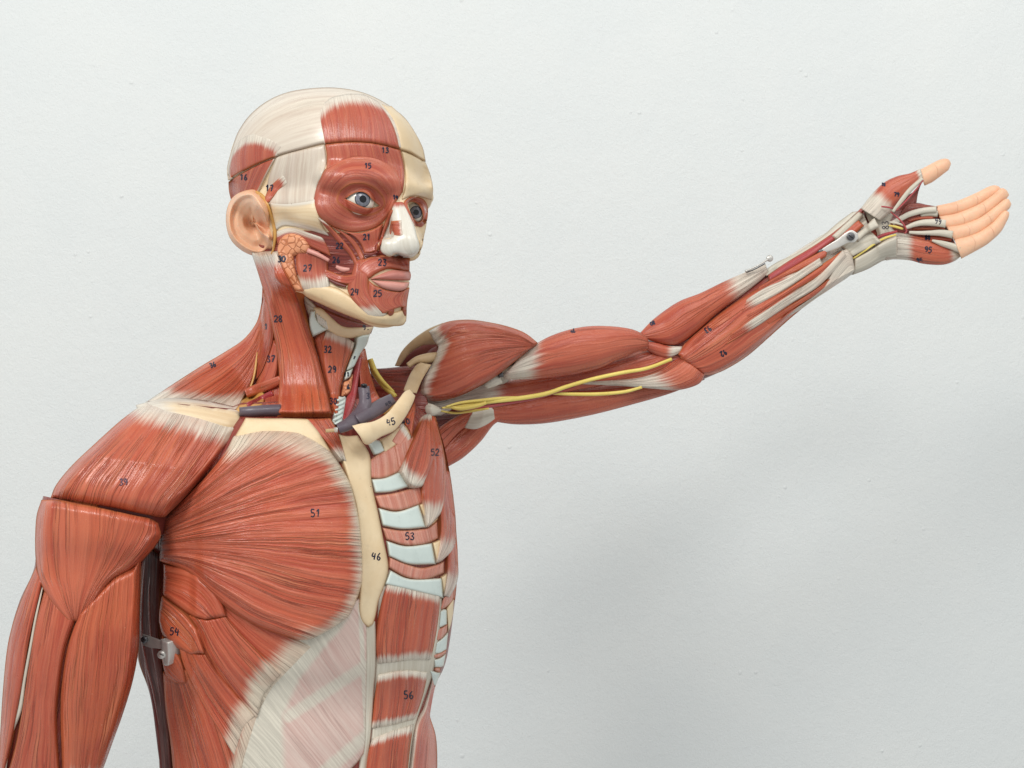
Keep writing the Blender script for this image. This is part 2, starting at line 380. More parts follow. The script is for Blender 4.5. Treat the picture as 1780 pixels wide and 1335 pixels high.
def sheet(name, guides, keys, mat='muscle', h=2.5, edge=7, lift=0.4, step=3.0, tend=(0, 0, 0, 0), side=(0, 0), closed=False, hr=None,
          smooth=4, swap=False, parent=None, tfun=None, skirt=True, base=None, mark=True, guess=1.0, even=None, rimw=1.8, thin=(0, 0), fill=False, front=False, clamp=True, leftx=None):
    """raised sculpted piece laid on the body: guides are fibres traced in the photograph; h and lift in mm"""
    keys = (keys,) if isinstance(keys, str) else keys
    if closed: m = max(12, int(plen(list(guides[0]) + [guides[0][0]]) / step))
    else: m = max(5, int(max(plen(g) for g in guides) / step))
    if closed and len({len(g) for g in guides}) == 1:                   # keep the rings' points paired
        c0 = [catmull(g, True) for g in guides]; q0 = c0[0]
        s0 = np.concatenate([[0], np.cumsum(np.linalg.norm(np.diff(q0, axis=0), axis=1))]); prm = np.interp(np.linspace(0, s0[-1], m), s0, np.arange(len(q0)))
        G = np.array([[np.array([np.interp(z, np.arange(len(c)), c[:, k]) for k in (0, 1)]) for z in prm] for c in c0])
    else: G = np.array([resample(g, m, closed) for g in guides])        # g, m, 2
    w = np.array([0] + [np.linalg.norm(G[i + 1] - G[i], axis=1).mean() for i in range(len(G) - 1)]); cw = np.cumsum(w)
    wm = np.array([0] + [np.linalg.norm(G[i + 1] - G[i], axis=1).max() for i in range(len(G) - 1)]); cwm = np.cumsum(wm)
    n = max(4, int(cwm[-1] / step) + 1)
    # smooth interpolation across the guides
    vi = np.interp(np.linspace(0, cwm[-1], n), cwm, np.arange(len(G)))
    grid = np.empty((n, m, 2))
    for j, v in enumerate(vi):
        i = min(int(v), len(G) - 2); t = v - i
        b, c = G[i], G[i + 1]; a = G[i - 1] if i > 0 else 2 * b - c; d = G[i + 2] if i + 2 < len(G) else 2 * c - b
        cr = 0.5 * ((2 * b) + (-a + c) * t + (2 * a - 5 * b + 4 * c - d) * t ** 2 + (-a + 3 * b - 3 * c + d) * t ** 3)
        grid[j] = cr * 0.6 + (b * (1 - t) + c * t) * 0.4 if len(G) > 2 else b * (1 - t) + c * t
    dv = np.linalg.norm(np.diff(grid, axis=0), axis=2); cv = np.concatenate([np.zeros((1, m)), np.cumsum(dv, 0)])
    du = np.linalg.norm(np.diff(grid, axis=1), axis=2); cu = np.concatenate([np.zeros((n, 1)), np.cumsum(du, 1)], 1)
    sv = np.minimum(cv, cv[-1:] - cv); su = np.minimum(cu, cu[:, -1:] - cu)
    ed = sv if closed else np.minimum(sv, su)
    t0 = np.empty((n, m)); cs = np.empty((n, m)); g = guess
    for j in range(n):
        for i in range(m):
            gg = t0[j - 1, i] if j else g
            if leftx and grid[j, i, 0] < leftx:          # the piece stands proud of the flank instead of wrapping round it
                g = hit(keys, leftx, grid[j, i, 1], gg)[0]; t0[j, i] = g + (leftx - grid[j, i, 0]) * 0.00018 + (leftx - grid[j, i, 0]) ** 2 * 0.0000012; cs[j, i] = 0.85
            else: t0[j, i], cs[j, i], ok = hit(keys, grid[j, i, 0], grid[j, i, 1], gg); g = t0[j, i]
    def relax(z, c=2.0):
        q = np.pad(z, 1, mode='edge')
        if closed: q[1:-1, 0] = z[:, -2]; q[1:-1, -1] = z[:, 1]
        return (z * c + q[:-2, 1:-1] + q[2:, 1:-1] + q[1:-1, :-2] + q[1:-1, 2:]) / (4 + c)
    tr = t0.copy()
    for _ in range(smooth): t0 = relax(t0); cs = relax(cs, 1.0)
    if front: t0 = np.minimum(t0, tr)
    elif clamp:
        t0 = np.minimum(t0, tr + (0.0007 * max(lift, 0.6) if clamp is True else clamp / 1000))
        for _ in range(2): t0 = relax(t0)
    if hr is not None:
        H = np.interp(np.linspace(0, 1, n), np.linspace(0, 1, len(hr)), hr)
        H = np.repeat(H[:, None], m, 1) + lift
    else:
        e0 = max(edge, thin[0] or (tend[0] + tend[1]) * 0.9); e1 = max(edge, thin[1] or (tend[2] + tend[3]) * 0.9)
        x = np.minimum(np.minimum(np.clip(sv / edge, 0, 1), np.clip(cu / e0, 0, 1)), np.clip((cu[:, -1:] - cu) / e1, 0, 1)); H = lift + h * np.sqrt(np.maximum(0, 1 - (1 - x) ** 2))
    cc = np.clip(cs, 0.5, 1)
    t = t0 - H / 1000.0 / cc
    verts = [P(grid[j, i, 0], grid[j, i, 1], t[j, i]) for j in range(n) for i in range(m)]
    o1, o2 = random.random() * 20, random.random() * 20
    UU = cu / 100 + o1; VV = np.repeat((np.linspace(0, cwm[-1], n) / 100)[:, None], m, 1) + o2
    if closed:   # rings: fibres run around
        ang = np.linspace(0, 1, m); UU = np.repeat(np.abs(ang * 2 - 1)[None], n, 0) * cu[0, -1] / 200 + o1; VV = np.repeat((np.linspace(0, cwm[-1], n) / 100)[:, None], m, 1) + o2
    uv = np.stack([VV, UU] if swap else [UU, VV], -1).reshape(-1, 2)
    T = np.zeros((n, m))
    if tend[1] > 0: T = np.maximum(T, 1 - smooth01((cu - tend[0]) / tend[1]))
    if tend[3] > 0: T = np.maximum(T, 1 - smooth01((cu[:, -1:] - cu - tend[2]) / tend[3]))
    if side[0] > 0: T = np.maximum(T, 1 - smooth01(cv / side[0]))
    if side[1] > 0: T = np.maximum(T, 1 - smooth01((cv[-1:] - cv) / side[1]))
    if tfun: T = np.maximum(T, np.vectorize(tfun)(grid[..., 0], grid[..., 1]))
    rim = np.exp(-(ed / rimw) ** 2) * (1 - np.clip(T, 0, 1))
    nx = (lambda i: (i + 1) % (m - 1)) if closed else (lambda i: i + 1)
    faces = [(j * m + i, (j + 1) * m + i, (j + 1) * m + nx(i), j * m + nx(i)) for j in range(n - 1) for i in range(m - 1)]
    if fill: verts.append(sum((Vector(verts[(n - 1) * m + i]) for i in range(m)), Vector()) / m); faces += [((n - 1) * m + i, len(verts) - 1, (n - 1) * m + nx(i)) for i in range(m - 1)]; fillc = True
    # orient toward the camera
    a, b2, c2 = (Vector(verts[k]) for k in faces[len(faces) // 2][:3])
    if (b2 - a).cross(c2 - a).dot(a - ORI) > 0: faces = [f[::-1] for f in faces]; flip = True
    else: flip = False
    T = T.ravel().tolist(); rim = rim.ravel().tolist(); uv = uv.tolist()
    if fill: T.append(T[-1]); rim.append(0.0); uv.append(uv[-1])
    if base: add_base(base, verts, faces)
    if skirt:
        loops = []
        if closed: loops.append([i for i in range(m - 1)])
        else: loops.append([i for i in range(m)] + [(j * m + m - 1) for j in range(1, n)] + [((n - 1) * m + i) for i in range(m - 2, -1, -1)] + [j * m for j in range(n - 2, 0, -1)])
        for lp in loops:
            st = len(verts)
            for k in lp:
                v = Vector(verts[k]); q, nor = nearest(keys, v)
                dn = (v - ORI).normalized()
                tgt = q - nor * 0.002
                # tuck the skirt straight behind the rim, never outside the outline
                verts.append(v.lerp(tgt, 0.85) if (q - v).length < 0.03 else v + dn * 0.01)
                uv.append(uv[k]); T.append(T[k]); rim.append(1.0)
            for q in range(len(lp)):
                q2 = (q + 1) % len(lp)
                f = (lp[q], lp[q2], st + q2, st + q); faces.append(f if not flip else f[::-1])
    return make_mesh(name, verts, faces, mat, uv, T, rim, parent, mark=mark)

def blob(name, pts, keys, mat, h=2.0, **kw):
    """small closed shape from an outline: rings shrinking to the centre"""
    p = np.array(pts, float); c = p.mean(0)
    rings = [[tuple(c + (q - c) * s) for q in p] for s in (1.0, 0.75, 0.5, 0.25, 0.03)]
    kw.setdefault('step', 2.5); kw.setdefault('lift', 0.6)
    return sheet(name, rings, keys, mat, closed=True, fill=True, hr=[0, h * 0.75, h * 0.93, h, h], **kw)

def disc(name, x, y, r, d, mat, ratio=0.3, **kw):
    t = np.linspace(math.pi, 0, 9)
    return lens(name, [(x + r * math.cos(a), y - r * math.sin(a) - 0.02) for a in t], [(x + r * math.cos(a), y + r * math.sin(a) + 0.02) for a in t], d, ratio, mat=mat, nsec=20, step=1.2, **kw)
# ---------------------------------------------------------------- distance-field sculpting (surface nets)
def surface_nets(val, org, vox):
    nx, ny, nz = val.shape; ins = val < 0
    c = [ins[i:nx - 1 + i, j:ny - 1 + j, k:nz - 1 + k] for i in (0, 1) for j in (0, 1) for k in (0, 1)]
    cnt = sum(x.astype(np.int8) for x in c); act = (cnt > 0) & (cnt < 8)
    idx = -np.ones(act.shape, int); ids = np.argwhere(act); idx[tuple(ids.T)] = np.arange(len(ids))
    acc = np.zeros((len(ids), 3)); wt = np.zeros(len(ids))
    cor = [(i, j, k) for i in (0, 1) for j in (0, 1) for k in (0, 1)]
    for a in range(8):
        for b in range(a + 1, 8):
            d = np.abs(np.subtract(cor[a], cor[b]))
            if d.sum() != 1: continue
            pa = ids + cor[a]; pb = ids + cor[b]; va = val[tuple(pa.T)]; vb = val[tuple(pb.T)]
            s = (va < 0) != (vb < 0); t = np.where(s, va / np.where(s, va - vb, 1), 0)
            acc += np.where(s[:, None], pa + (pb - pa) * t[:, None], 0); wt += s
    vtx = acc / wt[:, None] * vox + org
    faces = []
    for ax in range(3):
        sl = [slice(None)] * 3; s0 = list(sl); s1 = list(sl); s0[ax] = slice(0, -1); s1[ax] = slice(1, None)
        e = np.argwhere(ins[tuple(s0)] != ins[tuple(s1)]); o1, o2 = (ax + 1) % 3, (ax + 2) % 3
        for p in e:
            if p[o1] < 1 or p[o2] < 1: continue
            q = []
            for da, db in ((-1, -1), (0, -1), (0, 0), (-1, 0)):
                r = p.copy(); r[o1] += da; r[o2] += db
                if (r >= act.shape).any(): q = None; break
                q.append(int(idx[tuple(r)]))
            if q is None or min(q) < 0: continue
            faces.append(tuple(q) if ins[tuple(p)] else tuple(q[::-1]))
    return vtx, faces
def sd_ell(X, c, r):
    p = X - np.array(c); r = np.array(r); k0 = np.linalg.norm(p / r, axis=-1); k1 = np.linalg.norm(p / r ** 2, axis=-1)
    return k0 * (k0 - 1) / (k1 + 1e-9)
def sd_cone(X, a, b, ra, rb):
    a = np.array(a, float); b = np.array(b, float); pa = X - a; ba = b - a
    h = np.clip((pa @ ba) / (ba @ ba), 0, 1); return np.linalg.norm(pa - h[..., None] * ba, axis=-1) - (ra + (rb - ra) * h)
def smin(a, b, k): h = np.clip(0.5 + 0.5 * (b - a) / k, 0, 1); return b + (a - b) * h - k * h * (1 - h)
def smax(a, b, k): return -smin(-a, -b, k)
# ================================================================ HEAD
PSI = math.radians(48)
fwd = Vector((math.sin(PSI), -math.cos(PSI), 0)); rgt = Vector((-math.cos(PSI), -math.sin(PSI), 0)); up = Vector((0, 0, 1))
roll = Matrix.Rotation(math.radians(-3.0), 3, fwd); pitch = Matrix.Rotation(math.radians(2.0), 3, rgt)
fwd, rgt, up = (roll @ (pitch @ v) for v in (fwd, rgt, up))
HC = P(566, 286, 1.055)
def HW(f, r, u): return HC + fwd * (f / 100) + rgt * (r / 100) + up * (u / 100)
def on_plane(x, y, r):               # point on the pixel's ray at lateral offset r cm; returns local cm
    D = ray(x, y); t = ((HC + rgt * (r / 100)) - ORI).dot(rgt) / D.dot(rgt); q = ORI + D * t - HC
    return (q.dot(fwd) * 100, r, q.dot(up) * 100)
def proj(p): d = p.y; return (p.x / d * F + CX, CY - (p.z - CZ) / d * F)
vx = 0.24
g = [np.arange(-13, 15, vx), np.arange(-10, 10, vx), np.arange(-18, 10, vx)]
X = np.stack(np.meshgrid(*g, indexing='ij'), -1)
def build_head():
    cran = sd_ell(X, (-0.9, 0, -0.3), (9.7, 8.0, 7.4))
    s = smin(cran, sd_ell(X, (4.6, 0, -0.8), (5.9, 6.6, 6.2)), 1.5)
    s = smin(s, sd_ell(X, (3.4, 0, -6.5), (6.2, 6.0, 7.2)), 1.5)
    nt = on_plane(724, 424, 0); nb = on_plane(703, 352, 0); ch = on_plane(694, 551, 0); mo = on_plane(703, 488, 0); gl = on_plane(705, 322, 0)
    print('nose tip', nt, 'nasion', nb, 'chin', ch, 'mouth', mo, 'glabella', gl)
    s = smin(s, sd_ell(X, (gl[0] - 2.6, 0, gl[2]), (2.6, 5.6, 1.5)), 1.2)                      # brow
    for e in (1, -1):
        s = smin(s, sd_cone(X, (gl[0] - 2.0, 1.2 * e, gl[2] + 0.1), (gl[0] - 3.9, 5.6 * e, gl[2] + 0.2), 1.1, 1.0), 0.9)
        s = smin(s, sd_ell(X, (5.9, 5.0 * e, -6.4), (2.2, 1.8, 1.6)), 1.3)                     # cheekbone
        s = smin(s, sd_cone(X, (5.9, 5.4 * e, -6.0), (0.0, 7.2 * e, -5.0), 0.9, 0.8), 1.0)     # arch
        s = smin(s, sd_cone(X, (0.9, 5.4 * e, -6.0), (1.5, 4.9 * e, -11.2), 1.4, 1.35), 1.5)
        s = smin(s, sd_cone(X, (1.5, 4.9 * e, -11.2), (ch[0] - 2.6, 1.2 * e, ch[2] + 0.95), 1.35, 1.35), 1.2)
    s = smin(s, sd_ell(X, (ch[0] - 2.3, 0, ch[2] + 0.75), (1.75, 1.9, 1.5)), 0.8)
    s = smin(s, sd_ell(X, (mo[0] - 3.3, 0, mo[2] + 0.2), (2.4, 2.9, 3.0)), 1.2)               # muzzle
    EY = []
    for e, q in ((1, (629, 347)), (-1, (723, 369))):
        p = on_plane(q[0], q[1], 3.55 * e); EY.append(p)
        s = smax(s, -sd_ell(X, (p[0] + 0.9, p[1] + 0.1 * e, p[2] - 0.1), (1.5, 2.1, 1.45)), 1.1)
    s = smin(s, sd_cone(X, (nb[0] - 0.9, 0, nb[2]), (nt[0] - 1.3, 0, nt[2] + 0.5), 0.85, 1.15), 0.8)
    s = smin(s, sd_ell(X, (nt[0] - 1.1, 0, nt[2] + 0.0), (1.15, 1.05, 0.95)), 0.5)
    for e in (1, -1): s = smin(s, sd_ell(X, (nt[0] - 2.3, 1.35 * e, nt[2] - 0.25), (1.2, 0.75, 0.85)), 0.5)
    print('eyes', EY)
    return s, EY, nt
S, EY, NT = build_head()
v, f = surface_nets(S, np.array([g[0][0], g[1][0], g[2][0]]), vx)
# relax the voxel steps a little
nb_ = [[] for _ in v]
W = [HW(*p) for p in v]
if (W[f[0][1]] - W[f[0][0]]).cross(W[f[0][2]] - W[f[0][0]]).dot(W[f[0][0]] - HC) < 0: f = [q[::-1] for q in f]
add_base('head', W, f)
hd = make_mesh('skull', W, f, 'bone', uv=[(p[2] / 20, p[1] / 20) for p in v], mark=False)
bpy.context.view_layer.update()
for e, q in zip(EY, ('a', 'b')): print('eye px', proj(HW(*e)))
HH = 'head'

# scalp cap above the saw cut
CUT = [(397, 314), (437, 290), (480, 272), (523, 260), (563, 250), (606, 246), (640, 247), (662, 250), (696, 259), (721, 269), (739, 281)]
sheet('scalp_cap', [
    [(396, 313), (395, 290), (404, 256), (415, 227), (437, 197), (469, 173), (509, 158), (563, 152), (606, 155), (640, 164), (673, 181), (703, 204), (720, 229), (734, 258), (740, 281)],
    [(396, 313), (408, 270), (432, 233), (470, 200), (520, 180), (575, 172), (628, 178), (675, 200), (705, 226), (726, 255), (740, 281)],
    [(396.5, 313), (420, 280), (450, 253), (495, 227), (540, 213), (590, 206), (640, 212), (680, 226), (707, 243), (727, 263), (740, 281)],
    [(397, 313.6), (437, 289.6), (480, 271.6), (523, 259.6), (563, 249.6), (606, 245.6), (640, 246.6), (662, 249.6), (696, 258.6), (721, 268.6), (740, 281)]],
    HH, 'scalp', h=2.2, edge=5, lift=0.8)
sheet('forehead_muscle', [
    [(553, 190), (556, 212), (560, 232), (563, 249.2)], [(575, 170), (580, 198), (584, 225), (587, 247)], [(605, 163), (612, 193), (614, 220), (615, 245.4)],
    [(632, 164), (645, 195), (650, 220), (652, 248)], [(655, 175), (673, 205), (682, 232), (688, 256)], [(664, 184), (681, 212), (690, 235), (695, 258)]],
    HH, 'muscle_face', h=1.3, edge=6, lift=2.3, tend=(0, 34, 0, 0), side=(4, 0))
sheet('bald_forehead_bone', [
    [(664, 181), (682, 207), (691, 235), (696, 258.6)], [(675, 185), (696, 208), (708, 235), (716, 265)], [(680, 184), (706, 208), (722, 231), (735, 257), (740, 280)]],
    HH, 'brow_bone', h=0.6, edge=4, lift=2.8)
sheet('temple_muscle', [
    [(398, 311), (398, 290), (407, 258)], [(415, 300), (415, 275), (421, 240)], [(437, 288.5), (437, 262), (440, 233)], [(460, 278), (463, 258), (468, 240)], [(482, 270), (486, 262), (494, 255)]],
    HH, 'muscle_face', h=0.6, edge=6, lift=2.8, tend=(0, 0, 4, 24), side=(6, 10))
# seam shadow gap is real: the pieces below start under the cut
sheet('temple_muscle', [
    [(397, 316), (398, 332), (402, 350)], [(415, 304), (414, 322), (414, 345)], [(437, 292), (430, 315), (422, 340)], [(460, 281), (447, 307), (433, 340)], [(480, 274), (466, 300), (448, 338)]],
    HH, 'muscle_face', h=1.4, edge=5, lift=0.9, side=(0, 8))
sheet('temple_fascia', [
    [(480, 273), (466, 312), (462, 356)], [(505, 265), (500, 310), (497, 358)], [(535, 257.6), (532, 305), (528, 355)], [(564, 250.8), (567, 278), (563, 300), (552, 325), (546, 350)]],
    HH, 'scalp', h=1.2, edge=7, lift=0.8)
sheet('ear_muscle', [
    [(457, 350), (470, 324), (492, 303)], [(462, 353), (477, 330), (497, 309)], [(468, 352), (482, 334), (500, 318)]],
    HH, 'muscle_face', h=1.2, edge=4, lift=1.8, tend=(0, 0, 0, 20), step=2)
sheet('forehead_muscle', [
    [(565, 251), (568, 272), (567, 296)], [(590, 247.8), (594, 264), (597, 280)], [(615, 246.6), (617, 260), (619, 274)], [(645, 248.4), (649, 263), (653, 278)],
    [(672, 253.6), (681, 275), (688, 296)], [(696, 260.2), (702, 288), (703, 312), (700, 335)]],
    HH, 'muscle_face', h=1.3, edge=5, lift=0.9)
sheet('bald_forehead_bone', [
    [(697, 260.6), (703, 290), (704, 322), (698, 348)], [(715, 268), (722, 295), (725, 320), (718, 340)], [(740, 282), (747, 300), (751, 315), (753, 332), (750, 348)]],
    HH, 'brow_bone', h=1.0, edge=4, lift=0.8)
sheet('cheek_bone', [
    [(468, 351), (500, 352), (530, 349), (548, 344)], [(472, 366), (505, 366), (535, 365), (552, 366)], [(474, 384), (500, 381), (530, 385), (560, 392)], [(477, 402), (495, 392), (530, 398), (572, 410)]],
    HH, 'bone_fade', h=1.6, edge=14, lift=0.8, side=(16, 22))

# eyes
def eye(cpx, ipx, e, loc, r):
    pl_ = HW(*loc); dc = pl_.y + r / 100 * 0.80
    c = P(cpx[0], cpx[1], dc); R_ = r / 100; nu = 32
    dn = ray(*ipx).normalized(); oc = c - ORI; tb = oc.dot(dn); h2 = R_ * R_ - (oc.length_squared - tb * tb)
    gaze = ((ORI + dn * (tb - math.sqrt(max(h2, 0)))) - c).normalized()
    sx = gaze.cross(Vector((0, 0, 1))).normalized(); sy_ = sx.cross(gaze)
    def sph(a0, a1, rad, n=10):
        V = []; Fa = []
        for i in range(n + 1):
            a = a0 + (a1 - a0) * i / n
            for k in range(nu):
                t = 2 * math.pi * k / nu
                V.append(c + (gaze * math.cos(a) + (sx * math.cos(t) + sy_ * math.sin(t)) * math.sin(a)) * rad)
        for i in range(n):
            for k in range(nu): Fa.append((i * nu + k, i * nu + (k + 1) % nu, (i + 1) * nu + (k + 1) % nu, (i + 1) * nu + k))
        return V, Fa
    o = make_mesh('eye', *sph(0.0, math.pi, R_, 20), 'eyeball', mark=False)
    make_mesh('iris_ring', *sph(0.0, 0.56, R_ * 1.010, 8), 'iris_edge', parent=o, mark=False)
    make_mesh('iris', *sph(0.0, 0.49, R_ * 1.018, 8), 'iris', parent=o, mark=False)
    make_mesh('pupil', *sph(0.0, 0.24, R_ * 1.026, 6), 'pupil', parent=o, mark=False)
    bv = sph(0.0, math.pi, R_ * 0.985, 20); add_base('eye' + str(e), *bv); BASES.setdefault('headeyes', []).extend(BASES['eye' + str(e)])
BASES['headeyes'] = list(BASES['head'])
eye((625, 349), (631, 346), 1, EY[0], 1.3)
eye((720, 369), (723.5, 369), -1, EY[1], 1.1)
HE = 'headeyes'
outer = [(544, 350), (550, 323), (565.5, 294), (586, 276), (613, 268), (640, 267), (667, 274), (689, 290), (699, 310), (700, 332), (687, 352), (677, 372), (660, 391), (640, 400), (613, 403), (586, 397), (563, 384), (548, 366)]
ring2 = [(566, 348), (570, 326), (583, 308), (601, 297), (621, 292), (641, 293), (659, 300), (673, 312), (681, 325), (683, 336), (678, 350), (670, 364), (655, 378), (637, 385), (615, 386), (594, 381), (577, 371), (568, 359)]
ring3 = [(586, 345), (590, 334), (598, 326), (608, 320), (620, 318), (634, 319), (646, 324), (656, 331), (664, 340), (668, 349), (668, 356), (663, 364), (651, 371), (637, 374), (621, 371), (606, 365), (594, 357), (587, 350)]
ring4 = [(597, 345), (601, 339), (607, 335), (614, 332), (622, 330), (632, 330), (641, 334), (648, 341), (654, 348), (661, 354), (663, 358), (657, 361.5), (648, 364), (638, 365), (626, 362), (614, 356), (605, 351), (599, 347)]
ring5 = [(601, 345.5), (605, 342), (610, 338.5), (616, 335.5), (623, 333.5), (631, 333.8), (638, 337), (644, 343), (650, 350), (656, 355), (659, 357.5), (655, 359.5), (647, 361), (638, 361.5), (628, 358.5), (617, 353.5), (608, 349), (603, 347)]
sheet('eye_muscle', [outer, ring2, ring3], HH, 'muscle_face', closed=True, hr=[0, 1.6, 1.5, 1.1, 0.7, 0.6], lift=1.0, step=2.5, smooth=5)
sheet('eyelid', [ring3, ring4, ring5], HE, 'muscle_face', closed=True, hr=[1.2, 1.4, 1.6, 1.8, 1.4], lift=0.6, step=1.5, smooth=4, front=True)
o2 = [(702, 352), (707, 346), (716, 342), (727, 343), (737, 348), (743, 357), (744, 370), (742, 384), (736, 394), (727, 397), (719, 390), (713, 379), (707, 368), (703, 359)]
i2 = [(709, 354), (712, 351.5), (717, 351), (723, 353), (728, 357), (732, 363), (734.5, 370), (735, 378), (732, 384), (727, 386), (721, 382), (716, 374), (711.5, 365), (709, 358)]
sheet('eye_muscle', [o2, [((a[0] + b[0]) / 2, (a[1] + b[1]) / 2) for a, b in zip(o2, i2)], i2], HE, 'muscle_face', closed=True, hr=[0, 1.0, 1.2, 1.5, 1.3], lift=0.6, step=1.8, smooth=3, front=True)

# nose
sheet('nose', [
    [(684, 352), (678, 378), (671, 402), (663, 420), (661, 431), (665, 440), (680, 446), (700, 448)],
    [(692, 351), (690, 378), (688, 402), (686, 420), (686, 432), (692, 440), (702, 445), (711, 448)],
    [(699, 351), (703, 374), (708, 396), (711, 414), (714, 430), (717, 439), (716, 445), (714, 448)],
    [(703, 354), (711, 371), (720, 391), (725, 411), (729, 424), (728, 436), (722, 444), (716, 448)]],
    HH, 'nose', h=1.2, edge=5, lift=0.8, step=2.2, smooth=3, tend=(0, 16, 0, 0))
blob('nostril', [(681, 446), (688, 443.5), (697, 444), (703, 446.5), (696, 448.5), (687, 448.5)], HH, 'muscle_deep', h=0.3, lift=2.3, step=1.5)
sheet('nose_muscle', [[(680, 384), (677, 397), (676, 411)], [(698, 383), (699, 396), (701, 410)]], HH, 'muscle_face', h=0.6, edge=3, lift=2.0, side=(0, 8), step=1.8, swap=True)
sheet('far_cheek_bone', [
    [(722, 393), (724, 405), (729, 420), (727, 436)], [(732, 393), (733, 405), (733, 420), (729, 438)], [(742, 386), (740, 398), (737, 412), (734, 429), (727, 442)]],
    HH, 'bone', h=0.8, edge=3, lift=0.5, step=2.2)

# cheek: deep layer first, then the separate slips
sheet('deep_cheek', [
    [(474, 402), (520, 400), (560, 402), (600, 406), (640, 404), (672, 392)], [(474, 425), (530, 425), (575, 428), (610, 430), (640, 428), (664, 425)],
    [(478, 455), (540, 452), (580, 455), (620, 455), (650, 450), (690, 449)], [(520, 480), (560, 480), (600, 490), (630, 485), (660, 470), (711, 460)]],
    HH, 'muscle_deep', h=0.5, edge=5, lift=0.3, smooth=3)
sheet('temple_tail_muscle', [
    [(480, 402), (505, 396), (535, 404), (560, 412)], [(480, 415), (505, 405), (540, 418), (570, 430)], [(482, 425), (510, 412), (545, 432), (575, 446)]],
    HH, 'muscle_face', h=1.2, edge=9, lift=0.9, side=(20, 0))
sheet('masseter_muscle', [
    [(514, 434), (516, 468), (525, 506)], [(530, 436), (531, 470), (538, 508)], [(548, 442), (548, 470), (554, 508)], [(569, 452), (571, 475), (573, 498)]],
    HH, 'muscle_face', h=2.2, edge=6, lift=1.4, tend=(0, 0, 6, 34))
sheet('jaw_bone', [
    [(522, 500), (530, 514), (550, 525), (595, 545), (640, 561), (670, 566.5), (698, 566), (706, 558)],
    [(530, 500), (545, 512), (575, 524), (605, 537), (640, 551), (668, 557), (692, 556), (707, 549)],
    [(545, 494), (562, 496), (585, 500), (605, 512), (630, 532), (656, 546), (686, 543), (707, 536)]],
    HH, 'bone', h=2.0, edge=12, lift=0.9)
sheet('cheek_slip_muscle', [
    [(552, 378), (568, 398), (590, 424), (608, 444), (619, 466)], [(562, 384), (582, 402), (602, 424), (616, 443), (624, 462)]],
    HH, 'muscle_face', h=1.8, edge=5, lift=2.2, step=2.2, tend=(0, 22, 0, 0))
sheet('cheek_slip_muscle', [
    [(575, 393), (598, 410), (615, 430), (628, 455)], [(590, 400), (610, 412), (624, 428), (634, 448)]],
    HH, 'muscle_face', h=1.4, edge=4, lift=1.6, step=2.2)
sheet('lip_lifter_muscle', [
    [(596, 402), (614, 410), (627, 424), (634, 441)], [(625, 405), (636, 418), (642, 430), (645, 440)], [(648, 399), (650, 412), (651, 425), (652, 437)], [(667, 388), (662, 402), (658, 420), (656, 436)]],
    HH, 'muscle_face', h=1.6, edge=4, lift=1.8, step=2.2)
sheet('nose_side_muscle', [
    [(678, 366), (670, 386), (662, 410), (657, 434)], [(684, 364), (677, 386), (669, 405), (662, 424)]],
    HH, 'muscle_face', h=1.2, edge=3, lift=1.6, step=2.2)
sheet('buccal_muscle', [
    [(562, 466), (580, 474), (600, 479), (624, 474)], [(564, 475), (582, 482), (600, 486), (620, 484)], [(566, 482), (584, 490), (600, 494), (612, 494)]],
    HH, 'muscle_face', h=2.0, edge=4, lift=1.8, step=2.2)
sheet('mouth_corner_muscle', [
    [(616, 458), (610, 480), (604, 498), (607, 512), (620, 530), (642, 552)], [(622, 452), (620, 476), (617, 498), (622, 515), (636, 532), (655, 551)],
    [(632, 450), (632, 474), (630, 495), (636, 515), (650, 533), (666, 550)], [(641, 452), (642, 470), (640, 490), (644, 512), (655, 530), (672, 546)]],
    HH, 'muscle_face', h=1.8, edge=6, lift=1.8, step=2.5, tend=(0, 0, 4, 38))
sheet('upper_mouth_muscle', [
    [(618, 470), (628, 455), (648, 446), (680, 446), (711, 451)], [(628, 477), (642, 463), (664, 455), (690, 457), (712, 460)], [(641, 484), (655, 474), (675, 466), (693, 468), (712, 472)]],
    HH, 'muscle_face', h=1.6, edge=6, lift=2.2, step=2.5)
sheet('chin_muscle', [
    [(641, 488), (640, 510), (650, 530), (665, 546)], [(652, 496), (650, 518), (660, 534), (674, 543)], [(672, 504), (664, 522), (672, 534), (684, 538)], [(696, 507), (686, 520), (690, 530), (697, 534)], [(712, 500), (710, 512), (708, 524), (707, 535)]],
    HH, 'muscle_face', h=1.6, edge=5, lift=2.0, step=2.5)
sheet('upper_lip', [
    [(644, 484.5), (660, 477), (680, 470), (695, 470), (713, 472)], [(644, 485), (662, 481), (682, 476), (697, 477), (714.5, 479)], [(645, 485.5), (664, 485.5), (684, 486.5), (698, 487), (713, 487)]],
    HH, 'lip', h=3.2, edge=9, lift=2.0, step=2, smooth=3)
sheet('lower_lip', [
    [(645, 486.5), (664, 488), (684, 489), (700, 490.5), (712, 491)], [(650, 490), (664, 494), (684, 497), (700, 498), (710, 497)], [(652, 492), (664, 500), (682, 505), (697, 506), (706, 502)]],
    HH, 'lip_light', h=3.4, edge=8, lift=2.0, step=2, smooth=3)
blob('chin_muscle_stump', [(675, 547), (674, 541), (678, 537), (684, 537), (685.5, 541), (683, 547), (678, 549.5)], HH, 'muscle_deep', h=1.2, lift=2.2, step=1.5)
blob('chin_muscle_stump', [(700, 541), (701, 533), (705, 532), (707, 538), (706, 548), (703, 549)], HH, 'muscle_deep', h=1.0, lift=2.2, step=1.5)
